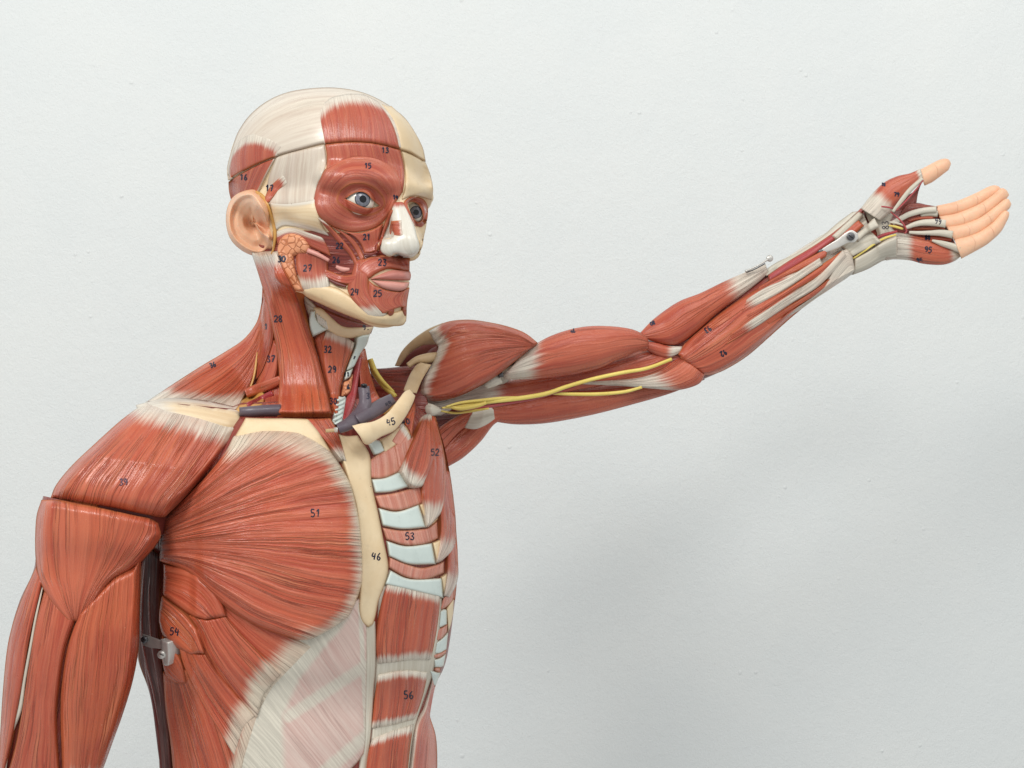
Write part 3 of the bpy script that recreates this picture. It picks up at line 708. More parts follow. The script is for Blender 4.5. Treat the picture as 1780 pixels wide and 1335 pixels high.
sheet('parotid_gland', [
    [(482, 430), (482, 450), (488, 470), (499, 490), (514, 505), (526, 507)], [(488, 414), (493, 445), (500, 468), (508, 488), (518, 498), (527, 506)],
    [(504, 406), (508, 430), (511, 455), (514, 474), (519, 490), (528, 504)]], HH, 'gland', h=2.6, edge=6, lift=2.4)
blob('parotid_gland', [(486, 424), (492, 411), (505, 406), (520, 409), (532, 418), (538, 430), (535, 440), (520, 442), (505, 446), (490, 444)], HH, 'gland', h=3.6, lift=2.4)
tube('parotid_duct', [(534, 435), (552, 442), (572, 453)], [4.2, 3.8, 3], 1, 'lip_light', keys=(HH,), lift=0.005)
# hollow rims
tube('cheek_hollow', [(584, 463), (596, 468), (608, 468)], [3, 5, 3], 1, 'lip_light', keys=(HH,), lift=0.0005)
tube('jaw_gap', [(572, 486), (586, 493), (602, 498)], [2, 3.5, 2], 1, 'hollow', keys=(HH,), lift=0.0035)
tube('lip_lifter_cut', [(632, 441), (645, 442), (656, 438)], [1.6, 2.2, 1.6], 1, 'hollow', keys=(HH,), lift=0.005)

# ear, standing off the head
er = [
    [(433, 331), (414, 336), (400, 349), (393, 371), (394, 397), (402, 418), (418, 434), (438, 444), (458, 446), (470, 437), (475, 417), (473, 395), (468, 372), (459, 352), (447, 337)],
    [(433, 336), (417, 340), (404, 353), (397, 373), (398, 397), (406, 415), (421, 430), (440, 439), (456, 440), (466, 431), (469, 414), (467, 396), (463, 374), (455, 356), (445, 341)],
    [(434, 343), (421, 347), (410, 359), (404, 376), (406, 397), (414, 412), (426, 422), (441, 430), (453, 429), (460, 420), (461, 408), (460, 396), (456, 378), (450, 362), (442, 348)],
    [(435, 349), (425, 353), (416, 364), (411, 378), (413, 395), (420, 406), (430, 414), (441, 420), (449, 419), (454, 412), (455, 404), (453, 393), (450, 378), (446, 364), (441, 354)],
    [(435, 356), (429, 361), (423, 370), (420, 381), (422, 393), (427, 401), (434, 407), (441, 411), (447, 409), (450, 404), (450, 398), (448, 390), (446, 378), (443, 367), (440, 360)],
    [(436, 366), (432, 371), (429, 378), (428, 385), (429, 392), (433, 397), (438, 400), (442, 401), (445, 399), (446, 395), (446, 391), (444, 385), (442, 378), (440, 371), (438, 367)],
    [(438, 380), (437, 382), (436, 384), (436, 387), (437, 390), (438, 392), (440, 393), (441, 393), (442, 392), (442, 390), (442, 388), (441, 385), (440, 383), (440, 381), (439, 380)]]
sheet('ear', er, HH, 'skin', closed=True, hr=[5, 13, 10.5, 12, 11.5, 8, 7], lift=1.0, step=2.0, smooth=60, clamp=False, fill=True)
tube('ear_glue', [(440, 331), (455, 340), (466, 358), (473, 382), (478, 405), (476, 430), (472, 442)], [2.5, 3.2, 2.5, 3, 3.2, 2.5, 2], 1, 'fat', keys=(HH,), lift=0.003)

# ================================================================ TRUNK, NECK, ARM bases
def D(x): return float(np.interp(x, [640, 760, 1190, 1530, 1760], [1.13, 1.165, 1.30, 1.37, 1.41]))
lens('trunk', [(420, 700), (330, 740), (265, 800), (238, 900), (232, 1000), (232, 1080), (240, 1147), (260, 1206), (272, 1280), (279, 1340), (285, 1420), (300, 1560)],
     [(700, 690), (748, 730), (772, 800), (788, 900), (794, 1000), (789, 1060), (775, 1150), (752, 1200), (746, 1240), (755, 1290), (758, 1340), (768, 1420), (775, 1560)],
     1.065, ratio=[0.34, 0.58, 0.70, 0.74, 0.78, 0.8, 0.8], psi=-math.radians(38), mat='muscle_deep', power=2.4, step=6, nsec=72, base='trunk', mark=True)
lens('neck', [(430, 420), (447, 470), (458, 505), (456, 540), (455, 590), (452, 640), (440, 700), (430, 780)],
     [(640, 470), (645, 520), (646, 560), (632, 605), (636, 640), (645, 690), (650, 740), (650, 790)], [1.085, 1.09, 1.095, 1.09, 1.08], ratio=0.85, psi=-math.radians(25),
     mat='muscle_deep', base='neck', nsec=56, step=5)
lens('upper_back', [(456, 520), (446, 560), (424, 589), (392, 611), (350, 636), (300, 668), (255, 699), (215, 728)],
     [(520, 600), (500, 640), (480, 680), (450, 720), (410, 750), (370, 770), (330, 790), (280, 800)], [1.12, 1.11, 1.10, 1.07, 1.02, 0.98], ratio=0.75, mat='muscle_deep', base='neck', nsec=48, step=5)
lens('shoulder_core', [(258, 697), (214, 728), (165, 773), (125, 810), (98, 843), (90, 875), (90, 930)],
     [(420, 712), (424, 735), (408, 760), (375, 800), (340, 845), (300, 885), (285, 930)], [0.99, 0.965, 0.945, 0.935, 0.93], ratio=[0.45, 0.6, 0.7, 0.75], psi=-math.radians(15), mat='hollow', base='arm', nsec=48, step=5, mark=False)
lens('upper_arm', [(75, 862), (62, 920), (60, 985), (34, 1045), (16, 1110), (6, 1200), (0, 1280), (-4, 1345), (-6, 1500)],
     [(275, 905), (268, 945), (246, 985), (243, 1050), (240, 1125), (230, 1185), (203, 1270), (176, 1345), (150, 1500)], [0.93, 0.93, 0.94, 0.95], ratio=0.82, psi=-math.radians(15), mat='muscle_deep', base='arm', nsec=56, step=5)

# painted suture on the cheekbone
tube('bone_suture', [(507, 354), (504, 360), (500, 363), (501, 369), (496, 373), (494, 380)], [0.5, 0.6, 0.5, 0.6, 0.5], 1, 'seam', keys=HH and (HH,), lift=0.0026, nsec=8, mark=False)
tube('forehead_mark', [(727, 331), (730, 329), (733, 328)], [0.6, 1.2, 0.6], 1, 'seam', keys=(HH,), lift=0.0020, nsec=8, mark=False)
# ================================================================ NECK
NK = ('neck', 'trunk')
sheet('trapezius_muscle', [
    [(456, 500), (454, 530), (446, 560), (424, 589), (392, 611), (350, 636), (300, 668), (250, 701)],
    [(458, 505), (457, 540), (450, 572), (434, 604), (405, 632), (365, 660), (325, 683), (285, 704)],
    [(460, 510), (461, 550), (456, 585), (444, 618), (424, 652), (395, 680), (365, 700), (345, 710)],
    [(463, 515), (465, 560), (461, 595), (452, 628), (440, 662), (424, 690), (412, 708), (404, 716)]],
    NK, 'muscle_orange', h=3, edge=8, lift=1.5, tend=(0, 0, 14, 60), guess=1.08, smooth=10)
sheet('neck_fat', [[(440, 668), (426, 690), (406, 716)], [(452, 672), (444, 695), (424, 718)], [(462, 690), (455, 705), (440, 718)]], NK, 'fat', h=1.5, edge=5, lift=0.8)
sheet('neck_side_muscle', [
    [(458, 520), (461, 560), (455, 596), (447, 632), (444, 662)], [(466, 525), (470, 562), (467, 596), (458, 628), (448, 658)], [(472, 530), (477, 565), (476, 590), (470, 612), (456, 645)]],
    NK, 'muscle', h=4, edge=8, lift=1.5, step=2.5)
sheet('neck_side_muscle', [
    [(476, 588), (466, 616), (452, 650), (440, 676)], [(480, 596), (475, 625), (464, 655), (452, 680)], [(484, 600), (484, 640), (476, 668), (462, 682)]],
    NK, 'muscle', h=4, edge=7, lift=1.5, step=2.5)
sheet('neck_side_muscle', [[(460, 690), (462, 706), (464, 722)], [(475, 668), (474, 690), (474, 720)], [(488, 650), (488, 690), (486, 720)]], NK, 'muscle', h=2, edge=5, lift=1.0)
tube('neck_artery', [(430, 706), (450, 697), (474, 684)], [6, 7, 6], 1, 'artery', keys=NK, lift=0.004)
tube('shoulder_blade_strap_muscle', [(427, 684), (445, 677), (465, 670), (488, 660)], [8, 9, 9, 7.5], 1, 'muscle', keys=NK, lift=0.009)
tube('vein', [(416, 716), (440, 715), (465, 713.5), (488, 713)], [8, 9.5, 10, 10.5], 1, 'vein', keys=NK, lift=0.008, nsec=24)
# front of the neck
sheet('jaw_floor_muscle', [
    [(527, 512), (550, 530), (590, 548), (630, 562), (650, 566)], [(530, 530), (555, 545), (590, 558), (625, 568), (648, 572)], [(538, 552), (560, 560), (590, 570), (620, 576), (645, 580)]],
    NK, 'muscle_deep', h=2, edge=6, lift=0.6, tend=(12, 24, 0, 0))
sheet('tongue_bone', [
    [(543, 532), (560, 536), (578, 552), (596, 566), (622, 568), (650, 567)], [(546, 545), (562, 552), (580, 570), (600, 578), (625, 578), (646, 575)], [(560, 570), (575, 578), (590, 586), (610, 588), (630, 584), (643, 581)]],
    NK, 'bone', h=4, edge=8, lift=1.2)
sheet('throat_cartilage', [[(540, 538), (537, 555), (538, 572), (543, 586)], [(545, 540), (544, 556), (549, 570), (560, 578)], [(548, 537), (550, 553), (560, 566), (571, 572)]], NK, 'cartilage', h=3, edge=4, lift=3.2, step=2)
for k in range(6):
    x = 551 + k * 3.6; y = 546 + k * 3.0
    tube('cartilage_ridge', [(x, y - 1), (x + 2.4, y + 9), (x + 4.0, y + 17 - k * 0.6)], [1.9, 2.3, 1.9], 1, 'nose_white', keys=NK, lift=0.0045 if k < 5 else 0.004, nsec=12)
sheet('throat_strap_muscle', [
    [(545, 590), (558, 637), (568, 690), (577, 722)], [(556, 580), (566, 637), (574, 690), (582, 722)], [(566, 575), (572, 637), (578, 690), (585, 722)]],
    NK, 'muscle_orange', h=2, edge=6, lift=0.5)
sheet('throat_strap_muscle', [
    [(567, 574), (560, 600), (562, 640), (576, 700), (583, 722)], [(582, 577), (578, 610), (580, 650), (582, 695), (585, 722)], [(598, 584), (596, 615), (592, 650), (586, 690), (588, 722)],
    [(617, 596), (610, 620), (600, 645), (591, 680), (589, 722)]],
    NK, 'muscle_orange', h=4, edge=8, lift=2.0, tend=(2, 24, 0, 0))
sheet('throat_cartilage', [[(619, 586), (617, 602), (609, 622), (601, 645)], [(630, 582), (628, 598), (618, 620), (609, 642)], [(643, 581), (638, 598), (628, 613), (616, 637)]], NK, 'cartilage', h=3, edge=5, lift=2.5, step=2.2)
sheet('throat_cartilage', [[(600, 646), (598, 662)], [(614, 640), (609, 656)]], NK, 'cartilage', h=3, edge=4, lift=2.2, step=2)
sheet('thyroid_gland', [[(597, 664), (593, 690)], [(606, 660), (603, 688)], [(614, 650), (611, 680)]], NK, 'gland', h=4, edge=6, lift=1.8, step=2.2)
tube('windpipe', [(594, 690), (590, 710), (585, 738)], [8, 9, 9], 1, 'cartilage', keys=NK, lift=0.004, nsec=20)
for k in range(5): tube('windpipe_ring', [(586 - k * 1.6, 696 + k * 8.5), (594 - k * 1.6, 694 + k * 8.5), (600 - k * 1.6, 690 + k * 8.5)], [1.8, 2.2, 1.8], 1, 'cartilage', keys=NK, lift=0.0105, nsec=12)
tube('throat_artery', [(624, 620), (618, 655), (611, 690), (598, 730)], [6, 6, 8, 8], 1, 'artery', keys=NK, lift=0.004, nsec=20)
sheet('neck_muscle', [[(624, 615), (622, 650), (628, 690), (640, 705)], [(631, 608), (634, 650), (644, 690), (652, 702)], [(635, 606), (643, 645), (654, 680), (664, 698)]], NK, 'muscle', h=4, edge=7, lift=1.0, step=2.5)
sheet('neck_strap_muscle', [
    [(436, 436), (455, 496), (470, 555), (481, 610), (485, 660), (483, 719)], [(448, 440), (472, 503), (492, 570), (505, 640), (508, 720)],
    [(461, 440), (492, 510), (514, 580), (530, 650), (536, 720)], [(474, 438), (488, 470), (508, 512), (530, 580), (550, 650), (562, 720)], [(483, 436), (492, 465), (514, 504), (540, 580), (558, 640), (577, 719)]],
    NK + ('head',), 'muscle_orange', h=7, edge=13, lift=7.5, tend=(0, 50, 0, 0), thin=(8, 3), guess=1.05, smooth=60, clamp=6.8)
sheet('neck_strap_muscle', [[(490, 655), (520, 690), (540, 719)], [(500, 640), (540, 680), (562, 719)], [(500, 600), (548, 660), (575, 717)]], NK + ('head',), 'muscle_orange', h=0.8, edge=8, lift=12.5, mark=False) if False else None

# ================================================================ TRUNK
TK = ('trunk',)
sheet('abdomen_sheath', [
    [(657, 1015), (656, 1090), (652, 1170), (646, 1270), (636, 1345)], [(690, 1020), (690, 1090), (686, 1170), (680, 1270), (674, 1345)], [(728, 1028), (724, 1090), (718, 1170), (704, 1265), (696, 1345)],
    [(768, 1040), (765, 1090), (752, 1170), (722, 1262), (710, 1345)]], TK, 'tendon', h=1.2, edge=6, lift=0.8, step=4, smooth=8)
sheet('white_midline', [[(628, 1086), (634, 1130), (633, 1200), (631, 1260), (624, 1345)], [(640, 1086), (644, 1140), (642, 1200), (640, 1260), (632, 1345)], [(652, 1080), (654, 1130), (650, 1200), (646, 1262), (637, 1345)]],
      TK, 'tendon', h=0.8, edge=8, lift=1.4, step=3)
sheet('straight_belly_muscle', [
    [(672, 1012), (661, 1050), (655, 1090), (653, 1125), (656, 1155)], [(700, 1016), (692, 1060), (687, 1100), (685, 1152)], [(730, 1024), (726, 1065), (720, 1110), (716, 1148)], [(766, 1032), (764, 1065), (758, 1105), (749, 1148)]],
    TK, 'muscle', h=5, edge=10, lift=1.0, tend=(0, 30, 0, 26))
sheet('straight_belly_muscle', [
    [(656, 1172), (650, 1215), (645, 1268)], [(690, 1165), (687, 1210), (683, 1262)], [(718, 1164), (713, 1210), (704, 1256)], [(744, 1168), (735, 1210), (721, 1252)]],
    TK, 'muscle', h=5, edge=9, lift=1.0, tend=(2, 22, 2, 22))
sheet('straight_belly_muscle', [
    [(646, 1284), (638, 1315), (634, 1350)], [(680, 1270), (676, 1305), (674, 1350)], [(719, 1258), (713, 1300), (708, 1350)]],
    TK, 'muscle', h=5, edge=9, lift=1.0, tend=(2, 24, 0, 0))
def pinkish(x, y):
    # tendon-white where no muscle shows through the sheath, as painted on the model
    def band(x0, y0, x1, y1, w):
        t = np.clip(((x - x0) * (x1 - x0) + (y - y0) * (y1 - y0)) / ((x1 - x0) ** 2 + (y1 - y0) ** 2), 0, 1)
        return math.exp(-(((x - x0 - t * (x1 - x0)) ** 2 + (y - y0 - t * (y1 - y0)) ** 2) / (w * w)) ** 2)
    T = 0.0
    edge = np.interp(y, [1040, 1090, 1130, 1180, 1240, 1270, 1345], [625, 600, 565, 525, 498, 495, 500])
    T = 1 - smooth01((x - edge + 18) / 30)
    for b in ((635, 1158, 500, 1246, 13), (635, 1282, 560, 1345, 15), (626, 1050, 640, 1345, 5)): T = max(T, 0.75 * band(*b))
    return float(T)
sheet('belly_sheath', [
    [(626, 1040), (633, 1056), (637, 1075)], [(586, 1066), (613, 1104), (637, 1145)], [(530, 1082), (582, 1162), (636, 1235)], [(475, 1095), (555, 1208), (632, 1310)],
    [(440, 1168), (525, 1270), (590, 1350)], [(405, 1235), (462, 1295), (508, 1350)], [(385, 1310), (410, 1330), (430, 1350)]],
    TK, 'sheath', h=1.6, edge=26, lift=2.2, tfun=pinkish, rimw=0.6)
sheet('side_belly_muscle', [
    [(752, 1176), (738, 1228), (722, 1264), (711, 1350)], [(756, 1192), (746, 1250), (738, 1300), (732, 1350)], [(758, 1190), (747, 1221), (747, 1243), (757, 1276), (760, 1308), (760, 1350)]],
    TK, 'muscle_side', h=3, edge=8, lift=1.4, side=(10, 0))
# left side of the picture: lat, slips of the serratus, oblique
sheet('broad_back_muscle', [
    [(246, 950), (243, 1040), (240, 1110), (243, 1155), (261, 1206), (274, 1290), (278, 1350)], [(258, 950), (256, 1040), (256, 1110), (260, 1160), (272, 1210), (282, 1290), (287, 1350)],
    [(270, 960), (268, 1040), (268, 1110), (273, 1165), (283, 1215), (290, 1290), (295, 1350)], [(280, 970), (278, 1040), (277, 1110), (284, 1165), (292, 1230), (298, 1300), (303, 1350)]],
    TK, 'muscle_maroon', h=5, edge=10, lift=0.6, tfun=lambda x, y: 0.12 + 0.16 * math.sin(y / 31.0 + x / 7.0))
sheet('oblique_muscle', [
    [(283, 1168), (288, 1235), (296, 1290), (303, 1370), (308, 1440)], [(303, 1172), (318, 1245), (332, 1300), (350, 1370), (362, 1430)], [(322, 1160), (350, 1228), (372, 1290), (392, 1360), (400, 1400)],
    [(335, 1120), (370, 1190), (402, 1258), (424, 1325)], [(345, 1075), (385, 1140), (425, 1205), (450, 1245)], [(350, 1035), (392, 1095), (440, 1155), (478, 1195)], [(360, 1012), (415, 1055), (475, 1092), (545, 1124)]],
    TK, 'muscle_chest', h=3, edge=9, lift=2.8, tend=(0, 0, 4, 70), leftx=335)
OB = dict(leftx=335)
sheet('oblique_muscle', [[(311, 1126), (320, 1160), (345, 1212), (378, 1268), (408, 1318)], [(335, 1134), (352, 1165), (385, 1215), (424, 1266)], [(358, 1136), (376, 1165), (410, 1205), (444, 1244)]],
      TK, 'muscle_chest', h=3.0, edge=7, lift=4.6, tend=(0, 0, 4, 60), mark=False, **OB)
sheet('oblique_muscle', [[(328, 1070), (345, 1095), (360, 1135), (384, 1172), (414, 1212), (446, 1248)], [(358, 1076), (380, 1115), (412, 1160), (458, 1208)], [(393, 1070), (418, 1100), (452, 1135), (488, 1172)]],
      TK, 'muscle_chest', h=3.0, edge=7, lift=5.4, tend=(0, 0, 4, 60), mark=False, **OB)
sheet('saw_muscle_slip', [[(284, 980), (329, 988), (366, 1016), (387, 1047), (395, 1072)], [(284, 1008), (325, 1022), (355, 1044), (377, 1075)], [(283, 1034), (309, 1054), (335, 1071), (357, 1077)]],
      TK, 'muscle_chest', h=5, edge=10, lift=5.8, **OB)
sheet('saw_muscle_slip', [[(281, 1036), (306, 1055), (324, 1070), (341, 1093), (351, 1117), (357, 1137)], [(277, 1058), (300, 1085), (325, 1112), (343, 1137)], [(276, 1080), (284, 1106), (309, 1127), (330, 1138)]],
      TK, 'muscle_chest', h=5, edge=10, lift=5.6, **OB)
sheet('saw_muscle_slip', [[(281, 1106), (302, 1128), (316, 1152), (324, 1188)], [(280, 1135), (292, 1152), (308, 1172), (319, 1189)], [(284, 1160), (290, 1178), (302, 1186), (312, 1189)]],
      TK, 'muscle_chest', h=4, edge=8, lift=4.6, **OB)
# breastbone, collar
sheet('breastbone', [
    [(560, 740), (590, 790), (606, 840), (618, 880), (624, 930), (626, 980), (625, 1030), (624, 1060), (629, 1080), (640, 1090)],
    [(596, 757), (618, 795), (632, 840), (640, 880), (646, 930), (650, 980), (646, 1020), (640, 1050), (640, 1075), (643, 1089)],
    [(622, 757), (643, 792), (646, 838), (656, 885), (667, 940), (675, 985), (669, 1015), (658, 1045), (653, 1070), (648, 1086)]],
    TK, 'bone', h=3.0, edge=9, lift=2.6, rimw=2.5)
tube('breastbone_seam', [(612, 846), (628, 843), (645, 846)], [0.7, 0.9, 0.7], 1, 'seam', keys=TK, lift=0.0062, nsec=8)
tube('breastbone_seam', [(625, 1048), (640, 1040), (655, 1040)], [0.5, 0.8, 0.5], 1, 'bone', keys=TK, lift=0.0058, nsec=8)
# rib cartilages, muscles between the ribs
def quad(name, a, b, c, d, mat, **kw):
    kw.setdefault('h', 2.5); kw.setdefault('edge', 5); kw.setdefault('lift', 1.4); kw.setdefault('step', 2.5)
    sheet(name, [a if isinstance(a[0], tuple) else [a, b], d if isinstance(d[0], tuple) else [d, c]], TK, mat, **kw)
def strip(name, top, bot, mat, **kw):
    kw.setdefault('h', 2.5); kw.setdefault('edge', 5); kw.setdefault('lift', 1.4); kw.setdefault('step', 2.5)
    sheet(name, [top, bot], TK, mat, **kw)
strip('first_rib', [(660, 764), (676, 756), (694, 742), (712, 735)], [(668, 790), (684, 778), (700, 768), (718, 758)], 'bone', lift=0.8, h=3)
strip('rib_cartilage', [(640, 771), (651, 765), (661, 766)], [(650, 791), (660, 789), (670, 783)], 'cartilage')
strip('rib_muscle', [(642, 800), (660, 788), (684, 775), (714, 764)], [(643, 831), (665, 832), (694, 820), (716, 805)], 'muscle_pink', lift=1.0, h=2.5, swap=True)
strip('rib_muscle', [(684, 774), (704, 764), (720, 758)], [(692, 818), (712, 804), (728, 796)], 'muscle_pink', lift=1.6, h=3, swap=True)
strip('rib_end', [(694, 818), (712, 806), (730, 800)], [(712, 848), (724, 844), (736, 836)], 'bone')
strip('rib_cartilage', [(645, 833), (670, 830), (696, 819)], [(652, 857), (680, 855), (711, 846)], 'cartilage')
strip('rib_muscle', [(651, 862), (690, 856), (725, 845), (748, 838)], [(660, 882), (690, 888), (722, 880), (748, 868)], 'muscle_pink', lift=1.0, swap=True)
strip('rib_end', [(728, 877), (738, 872), (752, 868)], [(741, 915), (752, 912), (762, 902)], 'bone')
strip('rib_cartilage', [(657.5, 883), (690, 889), (728, 877)], [(665, 914), (700, 920), (741, 917)], 'cartilage', h=3)
strip('rib_muscle', [(664, 917), (700, 922), (740, 918), (760, 906)], [(672, 938), (705, 948), (738, 946), (762, 936)], 'muscle_pink', lift=1.0, swap=True)
strip('rib_end', [(751, 943), (760, 940), (770, 932)], [(758, 979), (768, 974), (776, 962)], 'bone')
strip('rib_cartilage', [(672, 940), (706, 949), (751, 944)], [(676, 967), (712, 981), (758, 981)], 'cartilage', h=3)
strip('rib_muscle', [(677, 968), (706, 980), (736, 987), (772, 976)], [(675, 986), (705, 1003), (738, 1008), (772, 996)], 'muscle_pink', lift=1.2, swap=True)
strip('rib_end', [(766, 1003), (774, 998), (782, 985)], [(771, 1038), (779, 1030), (786, 1015)], 'bone')
strip('rib_cartilage', [(678, 991), (712, 1006), (768, 1005)], [(668, 1016), (712, 1026), (771, 1040)], 'cartilage', h=3, lift=1.8)
strip('rib_muscle', [(770, 1040), (780, 1030), (790, 1020)], [(763, 1062), (775, 1056), (787, 1045)], 'muscle_pink', lift=1.2, swap=True)
strip('rib_end', [(776, 1058), (783, 1048), (789, 1040)], [(779, 1100), (784, 1085), (788, 1066)], 'bone', lift=1.0)
strip('rib_cartilage', [(765, 1063), (771, 1059), (777, 1060)], [(761, 1092), (768, 1090), (777, 1085)], 'cartilage', step=2)
strip('rib_muscle', [(761, 1093), (770, 1090), (778, 1084)], [(757, 1116), (768, 1110), (777, 1098)], 'muscle_pink', step=2, lift=1.0, swap=True)
strip('rib_cartilage', [(758, 1117), (768, 1110), (779, 1100)], [(754, 1137), (765, 1136), (776, 1129)], 'cartilage', step=2)
strip('rib_muscle', [(754, 1137), (765, 1135), (776, 1129)], [(753, 1145), (764, 1143), (775, 1136)], 'muscle_pink', step=2, lift=1.6, swap=True)
strip('rib_cartilage', [(753, 1146), (764, 1144), (775, 1137)], [(755, 1160), (764, 1160), (771, 1158)], 'cartilage', step=2)
strip('rib_muscle', [(754, 1160), (765, 1160)], [(756, 1167), (765, 1169)], 'muscle_pink', step=2, lift=1.0)
strip('rib_cartilage', [(746, 1164), (756, 1167), (766, 1170)], [(753, 1190), (757, 1192), (759, 1188)], 'cartilage', step=2)
# small chest muscle and the saw-edged muscle running down the side
sheet('side_saw_muscle', [[(760, 735), (778, 800), (786, 880), (789, 960), (783, 1040)], [(757, 724), (772, 775), (785, 840), (793, 920), (796, 984), (791, 1043)]], TK, 'muscle', h=2, edge=6, lift=1.6, guess=1.08)
def slip(a, b, c, lift): sheet('side_saw_muscle', [a, b, c], TK, 'muscle', h=3.4, edge=7, lift=lift, tend=(0, 0, 20, 46), thin=(14, 10), guess=1.08, step=2.5)
slip([(772, 850), (777, 930), (776, 990), (771, 1037)], [(784, 850), (790, 940), (788, 1000), (775, 1037)], [(788, 860), (796, 970), (795, 1010), (781, 1040)], 3.2)
slip([(752, 820), (764, 890), (765, 935), (759, 979)], [(770, 815), (780, 890), (779, 945), (763, 978)], [(782, 820), (792, 900), (790, 950), (770, 974)], 4.0)
slip([(744, 722), (740, 790), (732, 850), (738, 885), (742, 916)], [(750, 722), (758, 790), (758, 850), (754, 890), (745, 916)], [(756, 724), (771, 780), (777, 840), (770, 885), (751, 911)], 4.8)
sheet('small_chest_muscle', [
    [(737, 722), (724, 752), (708, 788), (696, 820)], [(742, 720), (732, 760), (718, 805), (710, 842)], [(747, 720), (748, 765), (744, 810), (722, 848)], [(750, 720), (757, 765), (754, 800), (735, 846)]],
    TK, 'muscle', h=4, edge=9, lift=6.2, tend=(0, 18, 2, 40), thin=(8, 8), guess=1.1)
# collarbone pieces, veins and deep parts of the far shoulder
lens('shoulder_hollow', [(640, 650), (690, 645), (735, 650)], [(650, 760), (700, 800), (760, 800)], 1.15, ratio=0.5, mat='muscle_deep', base='far', mark=False)
lens('far_trapezius_muscle', [(642, 641), (668, 640), (700, 637), (725, 635)], [(650, 665), (672, 690), (700, 700), (720, 700)], 1.145, ratio=0.5, mat='muscle_deep')
sheet('under_collar_muscle', [[(721, 698), (712, 718), (703, 738)], [(722, 704), (716, 735), (712, 752)], [(722, 712), (719, 740), (716, 766)]], ('trunk', 'far'), 'muscle_orange', h=3, edge=5, lift=3)
sheet('under_collar_muscle', [[(700, 735), (688, 752), (678, 768)], [(710, 748), (700, 762), (690, 776)], [(718, 760), (712, 770), (704, 778)]], ('trunk', 'far'), 'muscle_pink', h=2, edge=5, lift=2.5, tend=(4, 14, 0, 0))
tube('nerve_cord', [(643, 624), (652, 648), (668, 670), (688, 690)], [5, 6, 6, 4], [1.10, 1.105, 1.11, 1.11], 'nerve')
tube('nerve_cord', [(648, 640), (662, 660), (684, 682)], [3, 4, 3], [1.10, 1.105, 1.11], 'nerve')
sheet('neck_fat', [[(652, 700), (662, 712), (672, 722)], [(664, 694), (676, 700), (690, 702)]], ('trunk', 'far'), 'fat', h=2, edge=4, lift=2)
vn = tube('vein', [(588, 745), (606, 737), (624, 722), (634, 704), (634, 688), (632, 672)], [9, 11, 13, 12, 10.5, 10], [0.965, 0.975, 0.99, 1.0, 1.005, 1.01], 'vein', nsec=28)
tube('vein', [(622, 730), (642, 718), (662, 706), (684, 692)], [11, 13, 13, 9], [0.985, 1.0, 1.02, 1.04], 'vein', nsec=28)
tube('vein_opening', [(627, 670.5), (632, 669.5), (638, 670.5)], [2, 3.6, 2], [1.004, 1.003, 1.004], 'pupil', parent=vn, nsec=14)
lens('collarbone', [(612, 740), (628, 736), (650, 732), (672, 719), (692, 695), (703, 681), (712, 677)], [(624, 756), (637, 773), (663, 759), (686, 748), (704, 726), (717, 702), (722, 688)], [0.965, 0.98, 1.005, 1.035, 1.06],
     ratio=0.85, mat='bone', nsec=28)
lens('collarbone', [(701, 679), (711, 654), (722, 636), (731, 630)], [(724, 684), (733, 662), (743, 645), (750, 634)], [1.08, 1.10, 1.12, 1.125], ratio=0.8, mat='bone_dull', nsec=24, power=2.6)
lens('shoulder_blade_tip', [(706, 632), (722, 620), (742, 614), (760, 612)], [(712, 640), (726, 632), (744, 632), (758, 628)], [1.125, 1.13, 1.135], ratio=0.9, mat='bone_dull', nsec=24)
# wedge of muscle with the peg
sheet('peg_wedge_muscle', [[(531, 728), (548, 748), (570, 772), (592, 798)], [(552, 728), (566, 748), (584, 774), (598, 800)], [(575, 727), (585, 745), (594, 772), (602, 802)]], TK, 'muscle', h=1.5, edge=5, lift=6.0, tend=(0, 0, 6, 34))
tube('peg', [(566, 749), (574, 748.5), (583, 747.5)], [3.2, 3.2, 3.2], [0.968, 0.962, 0.956], 'bone_dull', nsec=12)
tube('peg_head', [(581, 747.5), (587, 747)], [4.6, 4.6], [0.955, 0.952], 'metal', nsec=14)
# big chest muscle with its strip of collarbone
sheet('collarbone_cover', [
    [(427, 726), (460, 727), (500, 727), (536, 728)], [(418, 742), (460, 742), (505, 746), (556, 752)], [(405, 764), (450, 762), (510, 772), (580, 792)]],
    TK, 'bone', h=5.0, edge=8, lift=5.0)
def chest_white(x, y):
    pts = [(402, 772), (440, 756), (490, 758), (530, 766), (565, 784), (596, 812), (614, 850), (628, 900), (634, 950), (634, 1010), (612, 1066), (580, 1098), (540, 1112)]
    d = 1e9
    for (x0, y0), (x1, y1) in zip(pts, pts[1:]):
        t = min(1, max(0, ((x - x0) * (x1 - x0) + (y - y0) * (y1 - y0)) / ((x1 - x0) ** 2 + (y1 - y0) ** 2)))
        d = min(d, math.hypot(x - x0 - t * (x1 - x0), y - y0 - t * (y1 - y0)))
    w = 38 + 16 * max(0, min(1, (850 - y) / 90)) + 6 * math.sin(x / 17.0 + y / 23.0)
    return max(0.0, 1 - (d / w) ** 0.75) * 1.1
